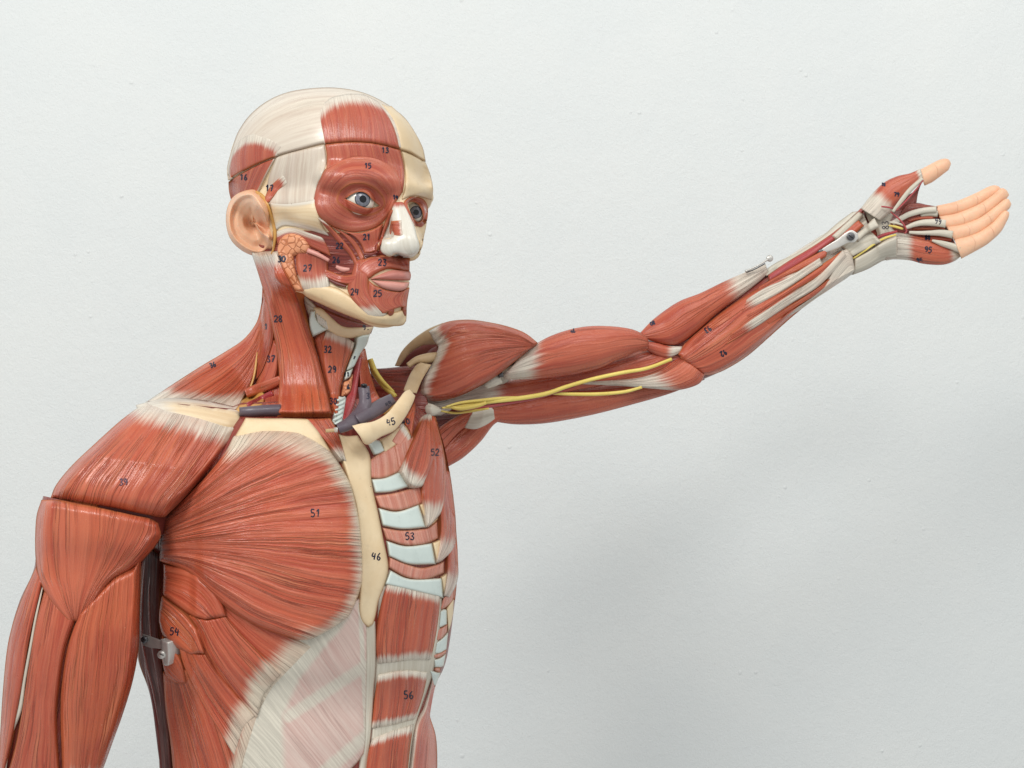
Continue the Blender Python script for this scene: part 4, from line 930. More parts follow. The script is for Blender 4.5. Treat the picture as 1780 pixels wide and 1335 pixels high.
sheet('chest_muscle', [
    [(283, 900), (320, 866), (360, 826), (390, 788), (406, 758)], [(282, 904), (330, 868), (388, 818), (430, 780), (458, 748)], [(281, 910), (340, 873), (410, 823), (475, 782), (520, 752)],
    [(280, 920), (350, 884), (430, 843), (515, 805), (572, 782)], [(280, 930), (360, 902), (450, 874), (538, 852), (608, 838)], [(279, 940), (360, 925), (450, 910), (542, 902), (623, 898)],
    [(278, 950), (355, 945), (450, 945), (545, 948), (629, 952)], [(278, 958), (345, 960), (430, 973), (538, 1000), (629, 1013)], [(277, 965), (335, 977), (400, 1003), (500, 1045), (606, 1072)],
    [(277, 970), (328, 988), (370, 1022), (440, 1070), (545, 1110)], [(277, 975), (326, 995), (362, 1027), (402, 1063), (457, 1093), (520, 1113)]],
    TK, 'muscle_chest', h=12, edge=30, lift=6.5, tfun=chest_white, smooth=12, leftx=345, thin=(5, 0))
tube('glue_line', [(447, 612), (444, 640), (440, 660), (434, 676)], [1.2, 2.2, 2.0, 1.5], 1, 'fat', keys=NK, lift=0.0045, nsec=10, mark=False)
for a in ([(254, 960), (250, 1040), (249, 1100), (256, 1150), (268, 1200), (278, 1260)], [(266, 965), (262, 1030), (264, 1090), (270, 1140), (278, 1190), (284, 1250)], [(250, 1130), (258, 1175), (270, 1230), (278, 1300), (282, 1350)]):
    tube('back_muscle_fold', a, [1.5, 4.5, 5, 5, 4, 2], 1, 'muscle_deep', keys=TK, lift=0.0075, nsec=16, mark=False)
# metal bracket
pl = strip('bracket', [(247, 1101), (262, 1106), (278, 1112), (294, 1117)], [(248, 1122), (262, 1126), (278, 1128), (293, 1130)], 'metal', lift=13, h=0.6, edge=2, leftx=335, skirt=False)
BR = sheet('bracket_plate', [[(279, 1112), (281, 1130), (284, 1150), (286, 1157)], [(294, 1117), (295, 1132), (295, 1148), (293, 1157)]], TK, 'metal', lift=14.5, h=0.6, edge=2, step=2.5, leftx=335)
for (x, y, r, mt) in ((251, 1112, 6.5, 'metal_dark'), (281, 1138, 7.5, 'metal')):
    d0 = hit(TK, 335, y, 1.0)[0] + (335 - x) * 0.00018 + (335 - x) ** 2 * 0.0000012 - 0.0185
    disc('screw', x, y, r, d0, mt, ratio=0.6, parent=BR)
    tube('screw_slot', [(x - 3.5, y - 1.5), (x + 3.5, y + 1.5)], [0.8, 0.8], d0 - 0.0026, 'pupil', nsec=8, parent=BR, mark=False)

# ================================================================ NEAR SHOULDER AND ARM
AR = ('arm',)
sheet('shoulder_muscle', [
    [(256, 697), (212, 729), (165, 771), (125, 809), (98, 842), (88, 865)], [(268, 704), (228, 748), (185, 798), (152, 840), (140, 873)], [(306, 712), (276, 758), (242, 810), (218, 850), (205, 884)],
    [(350, 722), (320, 778), (288, 828), (265, 862), (250, 894)], [(392, 735), (364, 785), (325, 835), (297, 868), (275, 899)], [(416, 740), (394, 780), (360, 824), (322, 867), (287, 899)]],
    AR, 'muscle', h=10, edge=26, lift=2.0, tend=(4, 62, 0, 0), thin=(30, 8), smooth=14)
sheet('shoulder_bone', [
    [(236, 704), (290, 692), (350, 695), (405, 706), (428, 713)], [(240, 714), (300, 706), (350, 712), (400, 722), (430, 722)], [(250, 724), (300, 718), (350, 728), (395, 740), (421, 742)], [(262, 728), (305, 726), (350, 740), (390, 752), (413, 750)]],
    ('arm', 'neck'), 'bone_fade', h=4.5, edge=22, lift=4.5, smooth=24, tend=(20, 70, 0, 0), side=(16, 18), rimw=0.5)
sheet('shoulder_bone_fascia', [[(232, 712), (222, 722)], [(262, 702), (250, 730)], [(310, 700), (300, 732)], [(355, 704), (345, 742)], [(390, 730), (380, 756)], [(414, 742), (404, 762)]], ('arm', 'neck'), 'tendon', h=0.4, edge=4, lift=9, mark=False) if False else None
sheet('upper_arm_muscle', [
    [(80, 1015), (62, 1080), (50, 1150), (38, 1230), (28, 1290), (12, 1350)], [(98, 1045), (85, 1130), (75, 1200), (66, 1280), (58, 1350)], [(132, 1075), (113, 1130), (103, 1190), (98, 1255), (104, 1350)]],
    AR, 'muscle', h=5, edge=12, lift=1.0, smooth=8)
sheet('rear_arm_muscle', [
    [(63, 985), (40, 1035), (22, 1085), (12, 1130), (5, 1200), (0, 1280), (-4, 1350)], [(68, 995), (52, 1050), (38, 1105), (30, 1150), (22, 1205), (12, 1275), (2, 1345)], [(76, 1010), (64, 1060), (52, 1115), (44, 1165), (36, 1215), (24, 1275), (8, 1345)]],
    AR, 'muscle', h=5, edge=9, lift=1.0, smooth=8)
tube('arm_tendon_strip', [(74, 1020), (62, 1075), (52, 1130), (42, 1185), (34, 1235), (16, 1285), (8, 1340)], [1.5, 2.2, 2.5, 3, 4, 3, 3], 1, 'tendon', keys=AR, lift=0.0055, nsec=12)
sheet('biceps_muscle', [
    [(138, 1066), (120, 1115), (109, 1175), (105, 1240), (110, 1400)], [(165, 1035), (150, 1105), (142, 1190), (137, 1280), (132, 1400)], [(200, 1000), (190, 1085), (182, 1180), (170, 1270), (146, 1395)],
    [(228, 985), (222, 1080), (214, 1175), (195, 1270), (158, 1390)], [(246, 965), (243, 1050), (241, 1125), (231, 1183), (214, 1240), (196, 1290), (164, 1380)]],
    AR, 'muscle_orange', h=9, edge=20, lift=1.0, smooth=10, tend=(0, 0, 26, 60))
sheet('lower_shoulder_muscle', [
    [(72, 869), (63, 900), (61, 950), (64, 990), (73, 1020), (92, 1050), (122, 1082)], [(97, 869), (92, 930), (96, 990), (109, 1040), (127, 1080)], [(130, 876), (130, 940), (128, 1000), (130, 1045), (131, 1080)],
    [(180, 885), (174, 940), (160, 1000), (146, 1040), (135, 1080)], [(232, 896), (218, 940), (194, 985), (162, 1032), (138, 1078)], [(260, 901), (250, 935), (220, 976), (182, 1012), (142, 1077)],
    [(275, 909), (279, 935), (256, 966), (230, 988), (190, 1012), (145, 1076)]],
    AR, 'muscle', h=7, edge=16, lift=4.0, smooth=14, thin=(6, 120))
# ================================================================ OUTSTRETCHED ARM (closed solids, one after the other into depth)
lens('shoulder_rim_tendon', [(686, 636), (698, 611), (718, 590), (744, 572), (770, 561)], [(694, 637), (712, 615), (732, 602), (750, 599), (772, 600)], [1.17, 1.17, 1.165, 1.155], ratio=0.7, mat='bone_dull', nsec=28)
lens('shoulder_socket', [(690, 636), (712, 612), (735, 598), (765, 585), (800, 585)], [(712, 642), (730, 650), (745, 680), (765, 692), (800, 690)], 1.195, ratio=0.35, mat='hollow', nsec=32)
lens('shoulder_under_tendon', [(800, 670), (830, 648), (862, 632), (896, 618)], [(810, 692), (840, 684), (868, 672), (905, 650)], 1.195, ratio=0.6, mat='tendon', nsec=28)
lens('shoulder_inner_muscle', [(724, 640), (745, 610), (762, 600)], [(735, 690), (755, 660), (775, 640)], 1.185, ratio=0.6, mat='hollow', nsec=24)
lens('under_shoulder_muscle', [(750, 690), (790, 690), (830, 690), (880, 690)], [(755, 735), (790, 735), (830, 730), (880, 725)], 1.225, ratio=0.4, mat='muscle_deep', nsec=24)
lens('under_shoulder_muscle', [(735, 700), (752, 716), (790, 716), (830, 705)], [(762, 800), (785, 790), (812, 765), (838, 728)], [1.19, 1.20, 1.215], ratio=0.5, mat='muscle_deep', nsec=32, base='armpit')
lens('armpit_muscle', [(764, 776), (786, 750), (812, 727), (842, 712), (870, 706)], [(776, 813), (806, 795), (836, 767), (860, 737), (884, 728)], [1.175, 1.185, 1.195, 1.21], ratio=0.7, mat='muscle', nsec=36)
lens('armpit_muscle', [(756, 748), (786, 728), (815, 714), (836, 705)], [(770, 782), (797, 752), (826, 730), (850, 712)], [1.165, 1.175, 1.185], ratio=0.6, mat='muscle', nsec=32)
lens('long_arm_muscle', [(845, 700), (900, 688), (960, 675), (1050, 668), (1120, 660), (1185, 662), (1222, 648)], [(858, 733), (900, 738), (955, 735), (1030, 721), (1100, 703), (1165, 684), (1225, 660)],
     lambda x: D(x) + 0.012, ratio=0.9, mat='muscle', nsec=44)
lens('arm_flap_tendon', [(824, 712), (838, 709), (850, 706), (858, 712)], [(807, 744), (826, 746), (846, 738), (860, 728)], [1.165, 1.165, 1.17], ratio=0.3, mat='tendon', nsec=24)
lens('beak_arm_muscle', [(728, 694), (760, 690), (795, 683), (830, 672), (880, 662), (940, 652), (1010, 645), (1080, 636)], [(735, 720), (765, 722), (800, 706), (850, 702), (900, 697), (960, 686), (1040, 672), (1090, 665)],
     lambda x: D(x) - 0.002, ratio=0.85, mat='muscle', nsec=40, tend=(105, 75, 0, 0))
lens('beak_tendon_head', [(731, 702), (742, 700), (756, 704), (768, 712)], [(733, 716), (742, 725), (756, 722), (766, 716)], [1.135, 1.13, 1.135], ratio=0.8, mat='tendon', nsec=24)
lens('inner_arm_muscle', [(960, 655), (1010, 640), (1060, 625), (1110, 606), (1145, 598), (1172, 600)], [(965, 668), (1040, 670), (1090, 664), (1140, 655), (1172, 636), (1182, 618)],
     lambda x: D(x) - 0.006, ratio=0.9, mat='muscle', nsec=40)
lens('elbow_tendon', [(1010, 664), (1060, 661), (1105, 656), (1145, 640), (1168, 622), (1180, 617)], [(1012, 668), (1080, 671), (1140, 676), (1180, 678), (1214, 668), (1225, 652)],
     lambda x: D(x) - 0.018, ratio=0.55, mat='muscle', nsec=36, tend=(110, 70, 0, 0))
lens('forearm_base_muscle', [(1108, 590), (1150, 590), (1200, 568), (1260, 520), (1310, 484), (1360, 452), (1410, 420), (1450, 395), (1497, 362)],
     [(1118, 645), (1160, 668), (1195, 669), (1228, 657), (1262, 641), (1303, 615), (1357, 567), (1397, 532), (1436, 504), (1476, 480), (1508, 468), (1535, 453)], lambda x: D(x) + 0.004, ratio=0.8, mat='muscle_deep', nsec=48, base='forearm', tend=(0, 0, 130, 120))
lens('elbow_muscle', [(1126, 594), (1142, 596), (1162, 601), (1186, 602)], [(1126, 610), (1142, 618), (1162, 622), (1182, 614)], lambda x: D(x) - 0.02, ratio=0.8, mat='muscle', nsec=24, tend=(0, 0, 4, 34))
lens('outer_forearm_muscle', [(1113, 578), (1138, 553), (1178, 525), (1218, 509), (1257, 490), (1296, 473), (1331, 459)],
     [(1124, 590), (1158, 600), (1183, 597), (1211, 577), (1246, 546), (1284, 518), (1323, 487), (1335, 475)], lambda x: D(x) - 0.012, ratio=0.85, mat='muscle', nsec=44, tend=(0, 0, 34, 70), power=2.0)
lens('biceps_muscle', [(894, 636), (900, 623), (928, 600), (964, 581), (1010, 568.5), (1054, 566.5), (1098, 572), (1122, 584), (1128, 594)],
     [(872, 650), (876, 657), (890, 660), (964, 656), (1036, 642), (1074, 625), (1106, 612), (1124, 604), (1128, 598)], lambda x: D(x) - 0.035, ratio=0.85, mat='muscle', nsec=52, tend=(22, 62, 0, 0))
lens('shoulder_cap_tendon', [(838, 668), (850, 655), (866, 648)], [(848, 676), (860, 672), (874, 666)], [1.16, 1.165, 1.17], ratio=0.7, mat='tendon', nsec=20)
tube('joint_pin', [(876, 637), (886, 631), (898, 624)], [5, 6, 5], [1.165, 1.165, 1.17], 'metal_dark', nsec=16)
tube('joint_pin', [(866, 652), (874, 650)], [5, 5], [1.165, 1.165], 'metal_dark', nsec=16)
lens('shoulder_muscle', [(726, 688), (729, 668), (742, 640), (756, 618), (760, 604), (752, 590), (752, 575), (776, 560), (812, 555.5), (850, 560), (885, 568), (915, 580), (936, 598)],
     [(728, 693), (738, 697), (755, 697), (775, 696), (795, 691), (820, 680), (845, 665), (865, 652), (880, 641), (895, 629), (908, 617), (922, 608), (937, 600)],
     [1.115, 1.11, 1.105, 1.115, 1.14, 1.17], ratio=0.62, mat='muscle', nsec=56, base='delt') if False else None
# the deltoid: a shell whose fibres sweep from the lower left edge to the upper right tip
lens('shoulder_muscle_core', [(760, 598), (790, 563), (830, 562), (870, 570), (905, 582), (928, 597)], [(735, 688), (765, 690), (800, 684), (850, 655), (890, 628), (926, 603)], [1.15, 1.15, 1.16, 1.18], ratio=0.55, mat='muscle_deep', nsec=48, base='delt', power=2.0)
sheet('shoulder_muscle', [
    [(745, 576), (775, 560), (812, 555.5), (850, 560), (885, 568), (913, 579), (935, 596)], [(755, 594), (782, 576), (815, 570), (850, 572), (885, 577), (912, 585), (934, 598)],
    [(762, 604), (790, 594), (820, 587), (855, 585), (885, 587), (910, 592), (932, 600)], [(752, 630), (785, 615), (815, 606), (850, 600), (880, 598), (906, 599), (930, 602)],
    [(740, 652), (775, 640), (810, 627), (845, 615), (875, 609), (902, 605), (928, 604)], [(731, 672), (768, 663), (805, 648), (840, 630), (870, 619), (899, 611), (925, 606)],
    [(727, 688), (760, 681), (800, 665), (838, 645), (868, 630), (896, 617), (921, 608)], [(731, 696), (762, 697), (794, 690), (826, 676), (858, 657), (885, 637), (905, 621), (918, 610)]],
    'delt', 'muscle', h=9, edge=20, lift=2.0, tend=(2, 34, 0, 0), smooth=12, guess=1.13)
# nerves along the arm
def onarm(off): return lambda x: D(x) - off
tube('arm_nerve', [(768, 709), (800, 706), (850, 698), (905, 692), (950, 684), (985, 672), (1030, 659), (1080, 648), (1125, 640), (1168, 624)], [1.5, 3.8, 4.2, 4.0, 3.8, 3.4, 3.4, 3.2, 3.2, 2.8],
     lambda x: float(np.interp(x, [760, 850, 950, 1030, 1168], [1.125, 1.142, 1.182, 1.208, 1.245])), 'nerve')
tube('arm_nerve', [(775, 707), (800, 700), (835, 696), (870, 692), (905, 690)], [1.5, 2.5, 2.8, 2.4, 1.5], lambda x: float(np.interp(x, [760, 850, 905], [1.122, 1.139, 1.165])), 'nerve')
tube('arm_nerve', [(780, 706), (800, 710), (830, 705), (845, 700)], [3, 4, 4, 3], lambda x: 1.13, 'nerve')
tube('arm_nerve', [(765, 714), (790, 718), (815, 715), (850, 710)], [1.5, 2, 2.5, 1.5], lambda x: 1.14, 'nerve')
tube('arm_artery', [(792, 711), (830, 709), (880, 701), (930, 692), (965, 682), (1000, 672)], [3, 3.5, 3, 3, 2.5, 1.5], lambda x: float(np.interp(x, [760, 850, 950, 1030], [1.13, 1.145, 1.185, 1.212])), 'artery')
tube('arm_nerve', [(948, 683), (990, 685), (1040, 685), (1085, 681), (1116, 673)], [2, 3, 3.2, 3, 2.5], lambda x: float(np.interp(x, [948, 1040, 1116], [1.188, 1.213, 1.24])), 'nerve')

# forearm, palm side: one broad muscle, then tendons and strips
FA = ('forearm',)
sheet('forearm_flexor_muscle', [
    [(1178, 616), (1193, 594), (1225, 566), (1265, 535), (1303, 510), (1345, 486), (1385, 462)], [(1184, 624), (1205, 608), (1240, 582), (1280, 552), (1320, 524), (1358, 500), (1395, 478)],
    [(1196, 634), (1222, 624), (1262, 600), (1305, 566), (1345, 536), (1380, 512), (1412, 492)], [(1208, 643), (1235, 638), (1280, 616), (1325, 584), (1368, 548), (1400, 525), (1435, 500)],
    [(1221, 652), (1238, 651), (1262, 642), (1303, 616), (1357, 568), (1397, 533), (1436, 505)]],
    FA, 'muscle', h=7, edge=14, lift=1.5, smooth=8, tend=(0, 0, 0, 60), thin=(4, 150), guess=1.3)
sheet('wrist_sheath', [
    [(1440, 436), (1462, 424), (1480, 425), (1492, 420)], [(1430, 455), (1458, 442), (1482, 438), (1500, 430)], [(1410, 490), (1440, 470), (1470, 450), (1482, 446)], [(1412, 512), (1445, 490), (1475, 470), (1484, 458)], [(1425, 512), (1450, 497), (1478, 480), (1485, 470)]],
    FA, 'tendon', h=2, edge=6, lift=2, smooth=6) if False else None
def tstrip(name, a, b, mat, lift, h=2.0, **kw):
    kw.setdefault('edge', 5); kw.setdefault('step', 2.5); kw.setdefault('guess', 1.36); kw.setdefault('smooth', 6)
    return sheet(name, [a, b], FA, mat, h=h, lift=lift, **kw)
tstrip('outer_wrist_tendon', [(1318, 478), (1350, 456), (1385, 440), (1425, 414), (1455, 388), (1482, 368)], [(1334, 480), (1368, 458), (1400, 440), (1436, 416), (1466, 392), (1492, 368)], 'tendon', 2.6)
tstrip('thumb_side_artery', [(1335, 478), (1370, 454), (1410, 430), (1450, 403), (1476, 383), (1496, 362)], [(1337, 490), (1378, 466), (1422, 438), (1460, 410), (1484, 389), (1502, 366)], 'artery', 4.0)
tstrip('wrist_flexor_muscle', [(1320, 498), (1360, 475), (1400, 452), (1440, 430)], [(1312, 512), (1360, 484), (1405, 463), (1436, 446)], 'muscle', 5.0, thin=(30, 4))
tstrip('palm_tendon', [(1298, 520), (1330, 500), (1370, 482), (1425, 448)], [(1284, 548), (1325, 526), (1370, 500), (1430, 460)], 'muscle', 7.5, tend=(0, 0, 120, 50), thin=(40, 4))
tstrip('forearm_deep_muscle', [(1282, 552), (1325, 528), (1372, 500), (1430, 460), (1466, 434)], [(1276, 566), (1322, 542), (1376, 508), (1432, 474), (1470, 442)], 'muscle', 6.5, thin=(40, 4))
tstrip('palm_tendon', [(1272, 578), (1315, 550), (1365, 518), (1420, 482), (1466, 434)], [(1262, 600), (1315, 568), (1372, 530), (1425, 496), (1472, 446)], 'muscle', 8.5, tend=(0, 0, 190, 50), thin=(40, 4))
tstrip('forearm_deep_muscle', [(1330, 560), (1375, 530), (1430, 494), (1466, 462)], [(1336, 566), (1380, 536), (1434, 500), (1474, 444)], 'muscle', 7.6, h=1.0, edge=3)
tstrip('little_finger_side_tendon', [(1330, 572), (1380, 538), (1430, 500), (1466, 436), (1482, 446)], [(1392, 538), (1420, 518), (1450, 498), (1474, 482), (1486, 470)], 'muscle', 7.0, tend=(0, 0, 125, 60), thin=(50, 4))
lens('palm', [(1496, 363), (1525, 356), (1560, 352), (1592, 352), (1615, 357), (1633, 362)], [(1530, 454), (1555, 450), (1585, 452), (1615, 458), (1645, 457), (1668, 440)], lambda x: D(x) + 0.008, ratio=[0.5, 0.42, 0.34, 0.28], mat='muscle_deep', nsec=40, base='palm')
# wrist
tstrip('wrist_deep_muscle', [(1448, 412), (1474, 394), (1492, 382)], [(1462, 424), (1484, 408), (1502, 392)], 'muscle', 4.5)
tstrip('wrist_tendon', [(1446, 410), (1470, 388), (1490, 370), (1494, 368)], [(1455, 417), (1478, 396), (1496, 378), (1500, 372)], 'tendon', 6.5)
sheet('wrist_band', [[(1500, 366), (1509, 380), (1522, 392), (1529, 408), (1520, 428)], [(1524, 352), (1534, 368), (1541, 386), (1541, 404), (1534, 424)], [(1550, 364), (1552, 375), (1548, 386), (1552, 398), (1562, 405)]], ('forearm', 'palm'), 'tendon', h=2.2, edge=7, lift=7.5, smooth=24, guess=1.36)
tstrip('wrist_plate', [(1462, 426), (1484, 410), (1500, 404), (1516, 404)], [(1482, 446), (1500, 436), (1516, 428), (1532, 420)], 'tendon', 5.0, h=1.0, edge=8, smooth=16)
tstrip('wrist_tendon', [(1484, 410), (1500, 398), (1518, 380), (1521, 382)], [(1492, 420), (1506, 407), (1526, 396), (1529, 394)], 'tendon', 8.5, h=2.4)
tstrip('little_finger_side_tendon', [(1486, 450), (1510, 436), (1535, 420), (1560, 410)], [(1482, 478), (1508, 468), (1533, 454), (1560, 448)], 'tendon', 3.0, h=3.0)
tube('wrist_artery', [(1480, 446), (1498, 433), (1515, 420), (1532, 410), (1560, 402)], [3.4, 3.4, 3, 3, 2], 1.338, 'artery', ratio=0.7)
tube('wrist_nerve', [(1483, 449), (1501, 437), (1520, 424), (1538, 414), (1558, 408)], [1.8, 2, 2, 2, 1.6], 1.336, 'nerve')
# metal catch with its screw, and the clip on the other muscle
cl = lens('catch_plate', [(1421, 438.5), (1436, 428), (1455, 416), (1471, 403.5), (1481, 400), (1491, 406)], [(1423, 441), (1437, 438), (1458, 430), (1474, 422), (1485, 421), (1492, 414)], [1.326, 1.321, 1.320], ratio=0.13, mat='metal', nsec=24, step=2, power=3)
lens('catch_tip', [(1421, 437), (1427, 433), (1434, 430)], [(1423, 441), (1430, 441), (1437, 438)], 1.325, ratio=0.2, mat='metal_dark', nsec=16)
sc1 = disc('screw', 1479, 411, 7.2, 1.3175, 'metal_dark', ratio=0.35)
tube('screw_slot', [(1475, 408), (1483, 414)], [0.9, 0.9], 1.3155, 'pupil', parent=sc1, nsec=8, mark=False)
tube('clip', [(1295, 472), (1306, 467), (1320, 460), (1336, 450)], [2.2, 1.6, 1.6, 2], 1.30, 'metal', nsec=12)
tube('clip', [(1297, 474), (1312, 468), (1330, 458)], [1, 1, 1], 1.302, 'metal_dark', nsec=10)
disc('screw', 1338, 449, 6, 1.303, 'metal', ratio=0.6)

# ================================================================ HAND
PM = ('palm', 'forearm')
lens('thumb_ball_muscle', [(1496, 362), (1515, 338), (1537, 317), (1560, 306), (1582, 301), (1600, 293)], [(1530, 384), (1548, 370), (1557, 358), (1574, 341), (1588, 326), (1604, 308)],
     lambda x: D(x) - 0.022, ratio=0.7, mat='muscle', nsec=36, tend=(20, 34, 0, 14))
lens('thumb', [(1598, 295.5), (1618, 285), (1632, 278), (1643, 275.5), (1650, 278), (1653, 284)], [(1607, 323), (1620, 317), (1632, 308.5), (1643, 300), (1649, 295), (1652.5, 287)], [1.37, 1.372, 1.375], ratio=0.85, mat='skin', nsec=28, tend=(0, 0, 0, 0))
lens('thumb_web_muscle', [(1552, 366), (1575, 342), (1592, 330), (1606, 312)], [(1556, 385), (1580, 372), (1592, 356), (1596, 330)], lambda x: D(x) + 0.004, ratio=0.4, mat='muscle_deep', nsec=28)
lens('thumb_web_muscle', [(1558, 384), (1575, 358), (1590, 353), (1630, 359)], [(1560, 392), (1585, 380), (1605, 372), (1628, 368)], lambda x: D(x) - 0.004, ratio=0.5, mat='muscle_deep', nsec=28)
tube('thumb_nerve', [(1552, 368), (1566, 350), (1582, 330), (1604, 310)], [2.5, 4, 4, 3.5], 1.333, 'nerve' if False else 'tendon', ratio=0.6)
tube('thumb_artery', [(1558, 366), (1575, 349), (1592, 330), (1605, 313)], [1.2, 1.5, 1.5, 1.2], 1.332, 'artery')
lens('little_finger_ball_muscle', [(1545, 410), (1560, 405), (1582, 407), (1616, 414), (1650, 423), (1668, 432)], [(1540, 453), (1556, 451), (1582, 453), (1606, 459), (1638, 460.5), (1659, 454), (1671, 445)],
     lambda x: D(x) - 0.018, ratio=0.75, mat='muscle', nsec=40, tend=(26, 34, 2, 26))
tube('finger_tendon', [(1551, 388), (1566, 380), (1582, 372), (1605, 366), (1628, 364)], [4, 4.5, 5, 5, 5.5], lambda x: D(x) - 0.026, 'tendon')
tube('finger_tendon', [(1600, 374), (1615, 371), (1630, 372)], [3, 5, 5.5], lambda x: D(x) - 0.022, 'tendon')
tube('finger_tendon', [(1574, 396), (1590, 390), (1605, 387), (1626, 387), (1644, 389)], [3, 4.5, 5.5, 6.5, 7], lambda x: D(x) - 0.026, 'tendon')
tube('finger_tendon', [(1580, 404), (1600, 405), (1616, 405), (1636, 405), (1656, 408)], [2.5, 3.5, 4.5, 6, 7], lambda x: D(x) - 0.026, 'tendon')
tube('finger_tendon', [(1620, 418), (1640, 424), (1654, 428), (1669, 433)], [2, 5, 6, 7], lambda x: D(x) - 0.028, 'tendon')
tube('palm_nerve', [(1545, 392), (1556, 394), (1570, 398)], [1.4, 2.4, 1.8], 1.338, 'nerve')
tube('palm_nerve', [(1546, 386), (1560, 388), (1572, 392)], [1.4, 2.2, 1.5], 1.337, 'tendon')
tube('palm_artery', [(1548, 368), (1560, 378), (1571, 390), (1576, 402), (1572, 406)], [1.2, 1.5, 1.5, 1.5, 1.2], 1.336, 'artery')
tube('palm_artery', [(1532, 359), (1542, 360), (1552, 362)], [1.4, 1.6, 1.4], 1.332, 'artery')
for a, b, c in (((1578, 384), (1600, 379), (1622, 378)), ((1584, 398), (1612, 397), (1642, 396)), ((1605, 413), (1630, 414), (1654, 416))):
    tube('palm_slip_muscle', [a, b, c], [2.5, 4, 4.5], lambda x: D(x) - 0.020, 'muscle')
def finger(name, U, L, off):
    return lens('finger', U, L, lambda x: D(x) - 0.012 + off + max(0, x - 1700) * -0.00012, ratio=[0.9, 0.78, 0.92, 0.88, 0.74, 0.9, 0.72, 0.85, 0.7], mat='skin', nsec=28, step=2.5)
finger('i', [(1627, 358), (1661, 350), (1695, 336), (1717, 325), (1728, 322), (1736, 324), (1741, 329)], [(1633, 378), (1661, 374), (1695, 362), (1718, 350), (1732, 342), (1739, 336), (1741.5, 331)], 0.012)
finger('m', [(1632, 376), (1661, 371), (1695, 358), (1720, 343), (1738, 328), (1748, 329), (1753.5, 337)], [(1646, 398), (1668, 396), (1700, 384), (1726, 367), (1742, 353), (1750, 345), (1754, 339)], 0.004)
finger('r', [(1645, 394), (1668, 391), (1700, 380), (1726, 362), (1745, 347), (1753, 346), (1757.5, 353)], [(1660, 420), (1678, 416), (1702, 407), (1728, 389), (1748, 369), (1755, 362), (1758, 355)], -0.004)
finger('l', [(1659, 416), (1680, 411), (1702, 403), (1724, 388), (1740, 371), (1748, 366), (1754, 369)], [(1671, 450), (1695, 437), (1717, 424), (1739, 404), (1750, 385), (1753.5, 377), (1754.5, 372)], -0.010)

# ================================================================ HANDWRITTEN INK NUMBERS
DIG = {
    '0': [[(.5, 0), (.1, .3), (.1, .75), (.5, 1), (.85, .7), (.85, .3), (.5, 0)]], '1': [[(.2, .3), (.55, 0), (.5, 1)]],
    '2': [[(.1, .25), (.45, 0), (.8, .25), (.6, .6), (.1, 1), (.9, .95)]], '3': [[(.15, .1), (.6, 0), (.8, .22), (.45, .48), (.85, .7), (.55, 1), (.1, .9)]],
    '4': [[(.3, 0), (.1, .55), (.85, .5)], [(.7, .1), (.62, 1)]], '5': [[(.85, 0), (.25, .02), (.2, .42), (.65, .42), (.85, .7), (.5, 1), (.1, .92)]],
    '6': [[(.7, 0), (.25, .4), (.15, .8), (.5, 1), (.8, .78), (.55, .55), (.2, .7)]], '7': [[(.1, .05), (.85, 0), (.4, 1)], [(.3, .5), (.75, .5)]],
    '8': [[(.5, .48), (.15, .25), (.5, 0), (.8, .22), (.5, .48), (.1, .75), (.5, 1), (.85, .78), (.5, .48)]], '9': [[(.8, .25), (.45, 0), (.15, .28), (.45, .5), (.8, .25), (.75, .7), (.5, 1)]],
    '.': [[(.4, .9), (.55, 1)]]}
ob_b = [(o, BVHTree.FromPolygons([tuple(v) for v in vs], fs)) for o, vs, fs in ALL]
def mhit(x, y):
    D_ = ray(x, y); dn = D_.normalized(); best = None
    for o, b in ob_b:
        loc, nor, idx, dist = b.ray_cast(ORI, dn, 3.0)
        if loc is not None and (best is None or dist < best[0]): best = (dist, o)
    return best
def ink(text, x, y, s=9, ang=0.0, wd=1.15, mat='ink'):
    n = len(text); W_ = s * 0.62; V = []; Fc = []; own = None; ca, sa = math.cos(ang), math.sin(ang)
    h0 = mhit(x, y)
    if h0 is None: print('ink missed', text); return
    own = h0[1]; last = h0[0]
    for k, ch in enumerate(text):
        for st in DIG[ch]:
            pts = [((px + k * 1.15 - n * 0.575) * W_ + random.uniform(-.35, .35), (py - .5) * s + random.uniform(-.35, .35)) for px, py in st]
            q = catmull(pts, sub=5) if len(pts) > 2 else np.array(pts)
            q = np.array([(x + a * ca - b * sa, y + a * sa + b * ca) for a, b in q])
            tg = np.gradient(q, axis=0); tg /= np.linalg.norm(tg, axis=1)[:, None] + 1e-9; nr = np.stack([-tg[:, 1], tg[:, 0]], 1)
            b0 = len(V)
            for i in range(len(q)):
                w = wd * (0.8 + 0.4 * random.random())
                for sg, up_ in ((-1, 0.0), (0, 1.0), (1, 0.0)):
                    p = q[i] + nr[i] * sg * w; hh = mhit(p[0], p[1])
                    if hh is None or abs(hh[0] - last) > 0.02: hh = (last, own)
                    last = hh[0]
                    dn = ray(p[0], p[1]).normalized(); V.append(ORI + dn * (hh[0] - 0.00015 - 0.0003 * up_))
            for i in range(len(q) - 1):
                for c in (0, 1): Fc.append((b0 + i * 3 + c, b0 + i * 3 + c + 1, b0 + (i + 1) * 3 + c + 1, b0 + (i + 1) * 3 + c))
    par = own
    if own.parent is not ROOT and own.parent is not None: par = own.parent
    make_mesh('ink_number', V, Fc, mat, parent=par, mark=False)
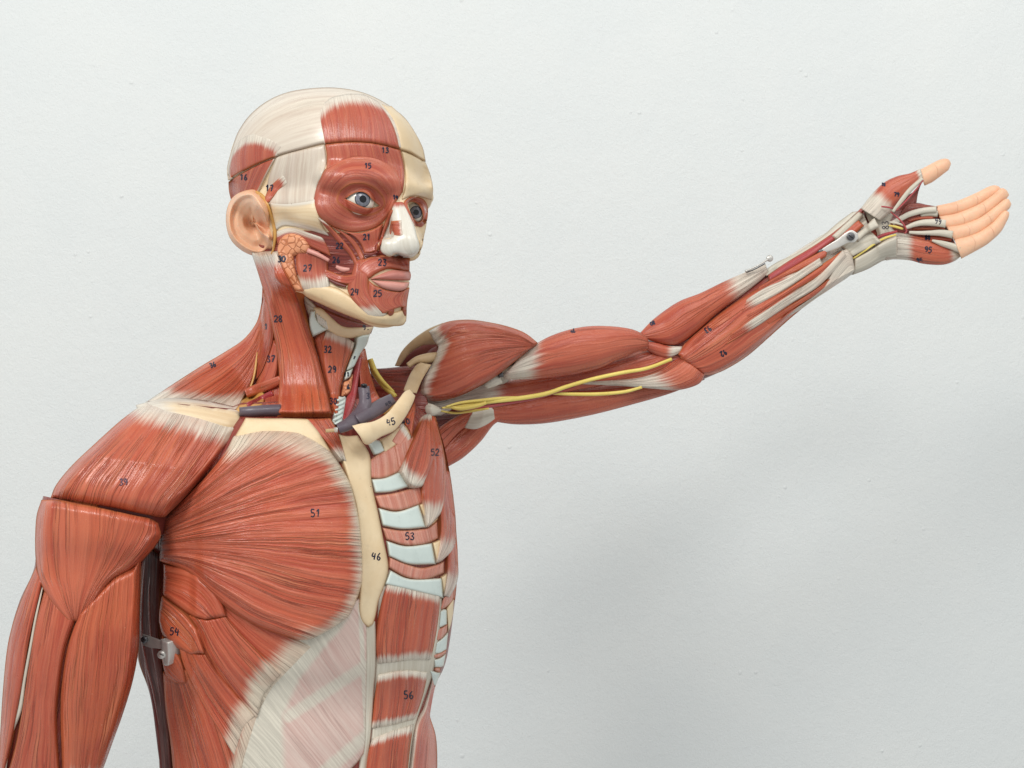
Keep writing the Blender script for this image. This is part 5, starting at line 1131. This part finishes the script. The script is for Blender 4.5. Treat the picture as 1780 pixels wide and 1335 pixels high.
def crease(pts, mat='crease', wd=0.55):
    q = catmull(pts, sub=6); tg = np.gradient(q, axis=0); tg /= np.linalg.norm(tg, axis=1)[:, None] + 1e-9; nr = np.stack([-tg[:, 1], tg[:, 0]], 1)
    V = []; Fc = []; own = None
    for i in range(len(q)):
        w = wd * math.sin(math.pi * (i + 0.5) / len(q))
        for sg, up_ in ((-1, 0.0), (0, 1.0), (1, 0.0)):
            hh = mhit(*(q[i] + nr[i] * sg * w))
            if hh is None: return
            if own is None: own = hh[1]
            V.append(ORI + ray(*(q[i] + nr[i] * sg * w)).normalized() * (hh[0] - 0.0001 - 0.0002 * up_))
    for i in range(len(q) - 1):
        for c in (0, 1): Fc.append((i * 3 + c, i * 3 + c + 1, (i + 1) * 3 + c + 1, (i + 1) * 3 + c))
    make_mesh('finger_crease', V, Fc, mat, parent=own, mark=False)
for c_ in ([(1662, 352), (1665, 360), (1663, 372)], [(1696, 338), (1700, 347), (1698, 360)], [(1672, 373), (1677, 382), (1675, 392)], [(1708, 353), (1713, 361), (1713, 373)], [(1680, 390), (1686, 399), (1684, 412)],
           [(1716, 372), (1722, 380), (1723, 390)], [(1688, 410), (1695, 420), (1694, 434)], [(1720, 393), (1727, 402), (1728, 412)], [(1624, 285), (1630, 295), (1630, 307)]): crease(c_)
for t in (('16', 424, 308, 10), ('17', 469, 327, 10), ('15', 640, 288, 9), ('13', 670, 261, 9), ('14', 688, 343, 7), ('21', 638, 412, 10), ('22', 591, 427, 10), ('26', 585, 452, 10),
          ('23', 665, 456, 11), ('30', 490, 450, 10, 0.0, 1.6), ('27', 535, 466, 11), ('24', 617, 507, 11), ('25', 657, 510, 11), ('28', 484, 554, 11), ('1', 463, 568, 10), ('9.', 637, 569, 9), ('37', 471, 624, 11), ('36', 370, 634, 8, -.4),
          ('32', 570, 607, 11), ('29', 578, 642, 11), ('30', 580, 697, 10), ('1', 616, 622, 5, .5), ('11', 603, 651, 7), ('6', 606, 672, 8), ('3', 640, 688, 10), ('44', 676, 701, 8, -.6), ('45', 680, 733, 11, -.2, 1.1), ('40', 706, 733, 10, -.3),
          ('52', 757, 786, 11, 0, 1.1), ('51', 549, 892, 13, 0, 1.1), ('53', 713, 932, 12, 0, 1.1), ('46', 655, 967, 12, .1, 1.1), ('54', 304, 1098, 13, 0.1, 1.1), ('56', 711, 1208, 13), ('39', 215, 838, 11, 0, 1.2, 'ink_faded'),
          ('74', 995, 575, 7, 2.8), ('93', 1230, 573, 9, 2.6), ('92', 1257, 614, 9, 2.6), ('80', 1134, 562, 6, 2.6), ('83', 1539, 391, 11, -1.65, .7), ('99', 1631, 385, 9, 0.2, .8), ('88', 1613, 413, 7), ('95', 1614, 434, 10, .2), ('94', 1599, 452, 8, -.2), ('79', 1559, 338, 7), ('78', 1536, 321, 5)):
    ink(*t)
print('objects', len(bpy.data.objects), 'verts', sum(len(m.vertices) for m in bpy.data.meshes))
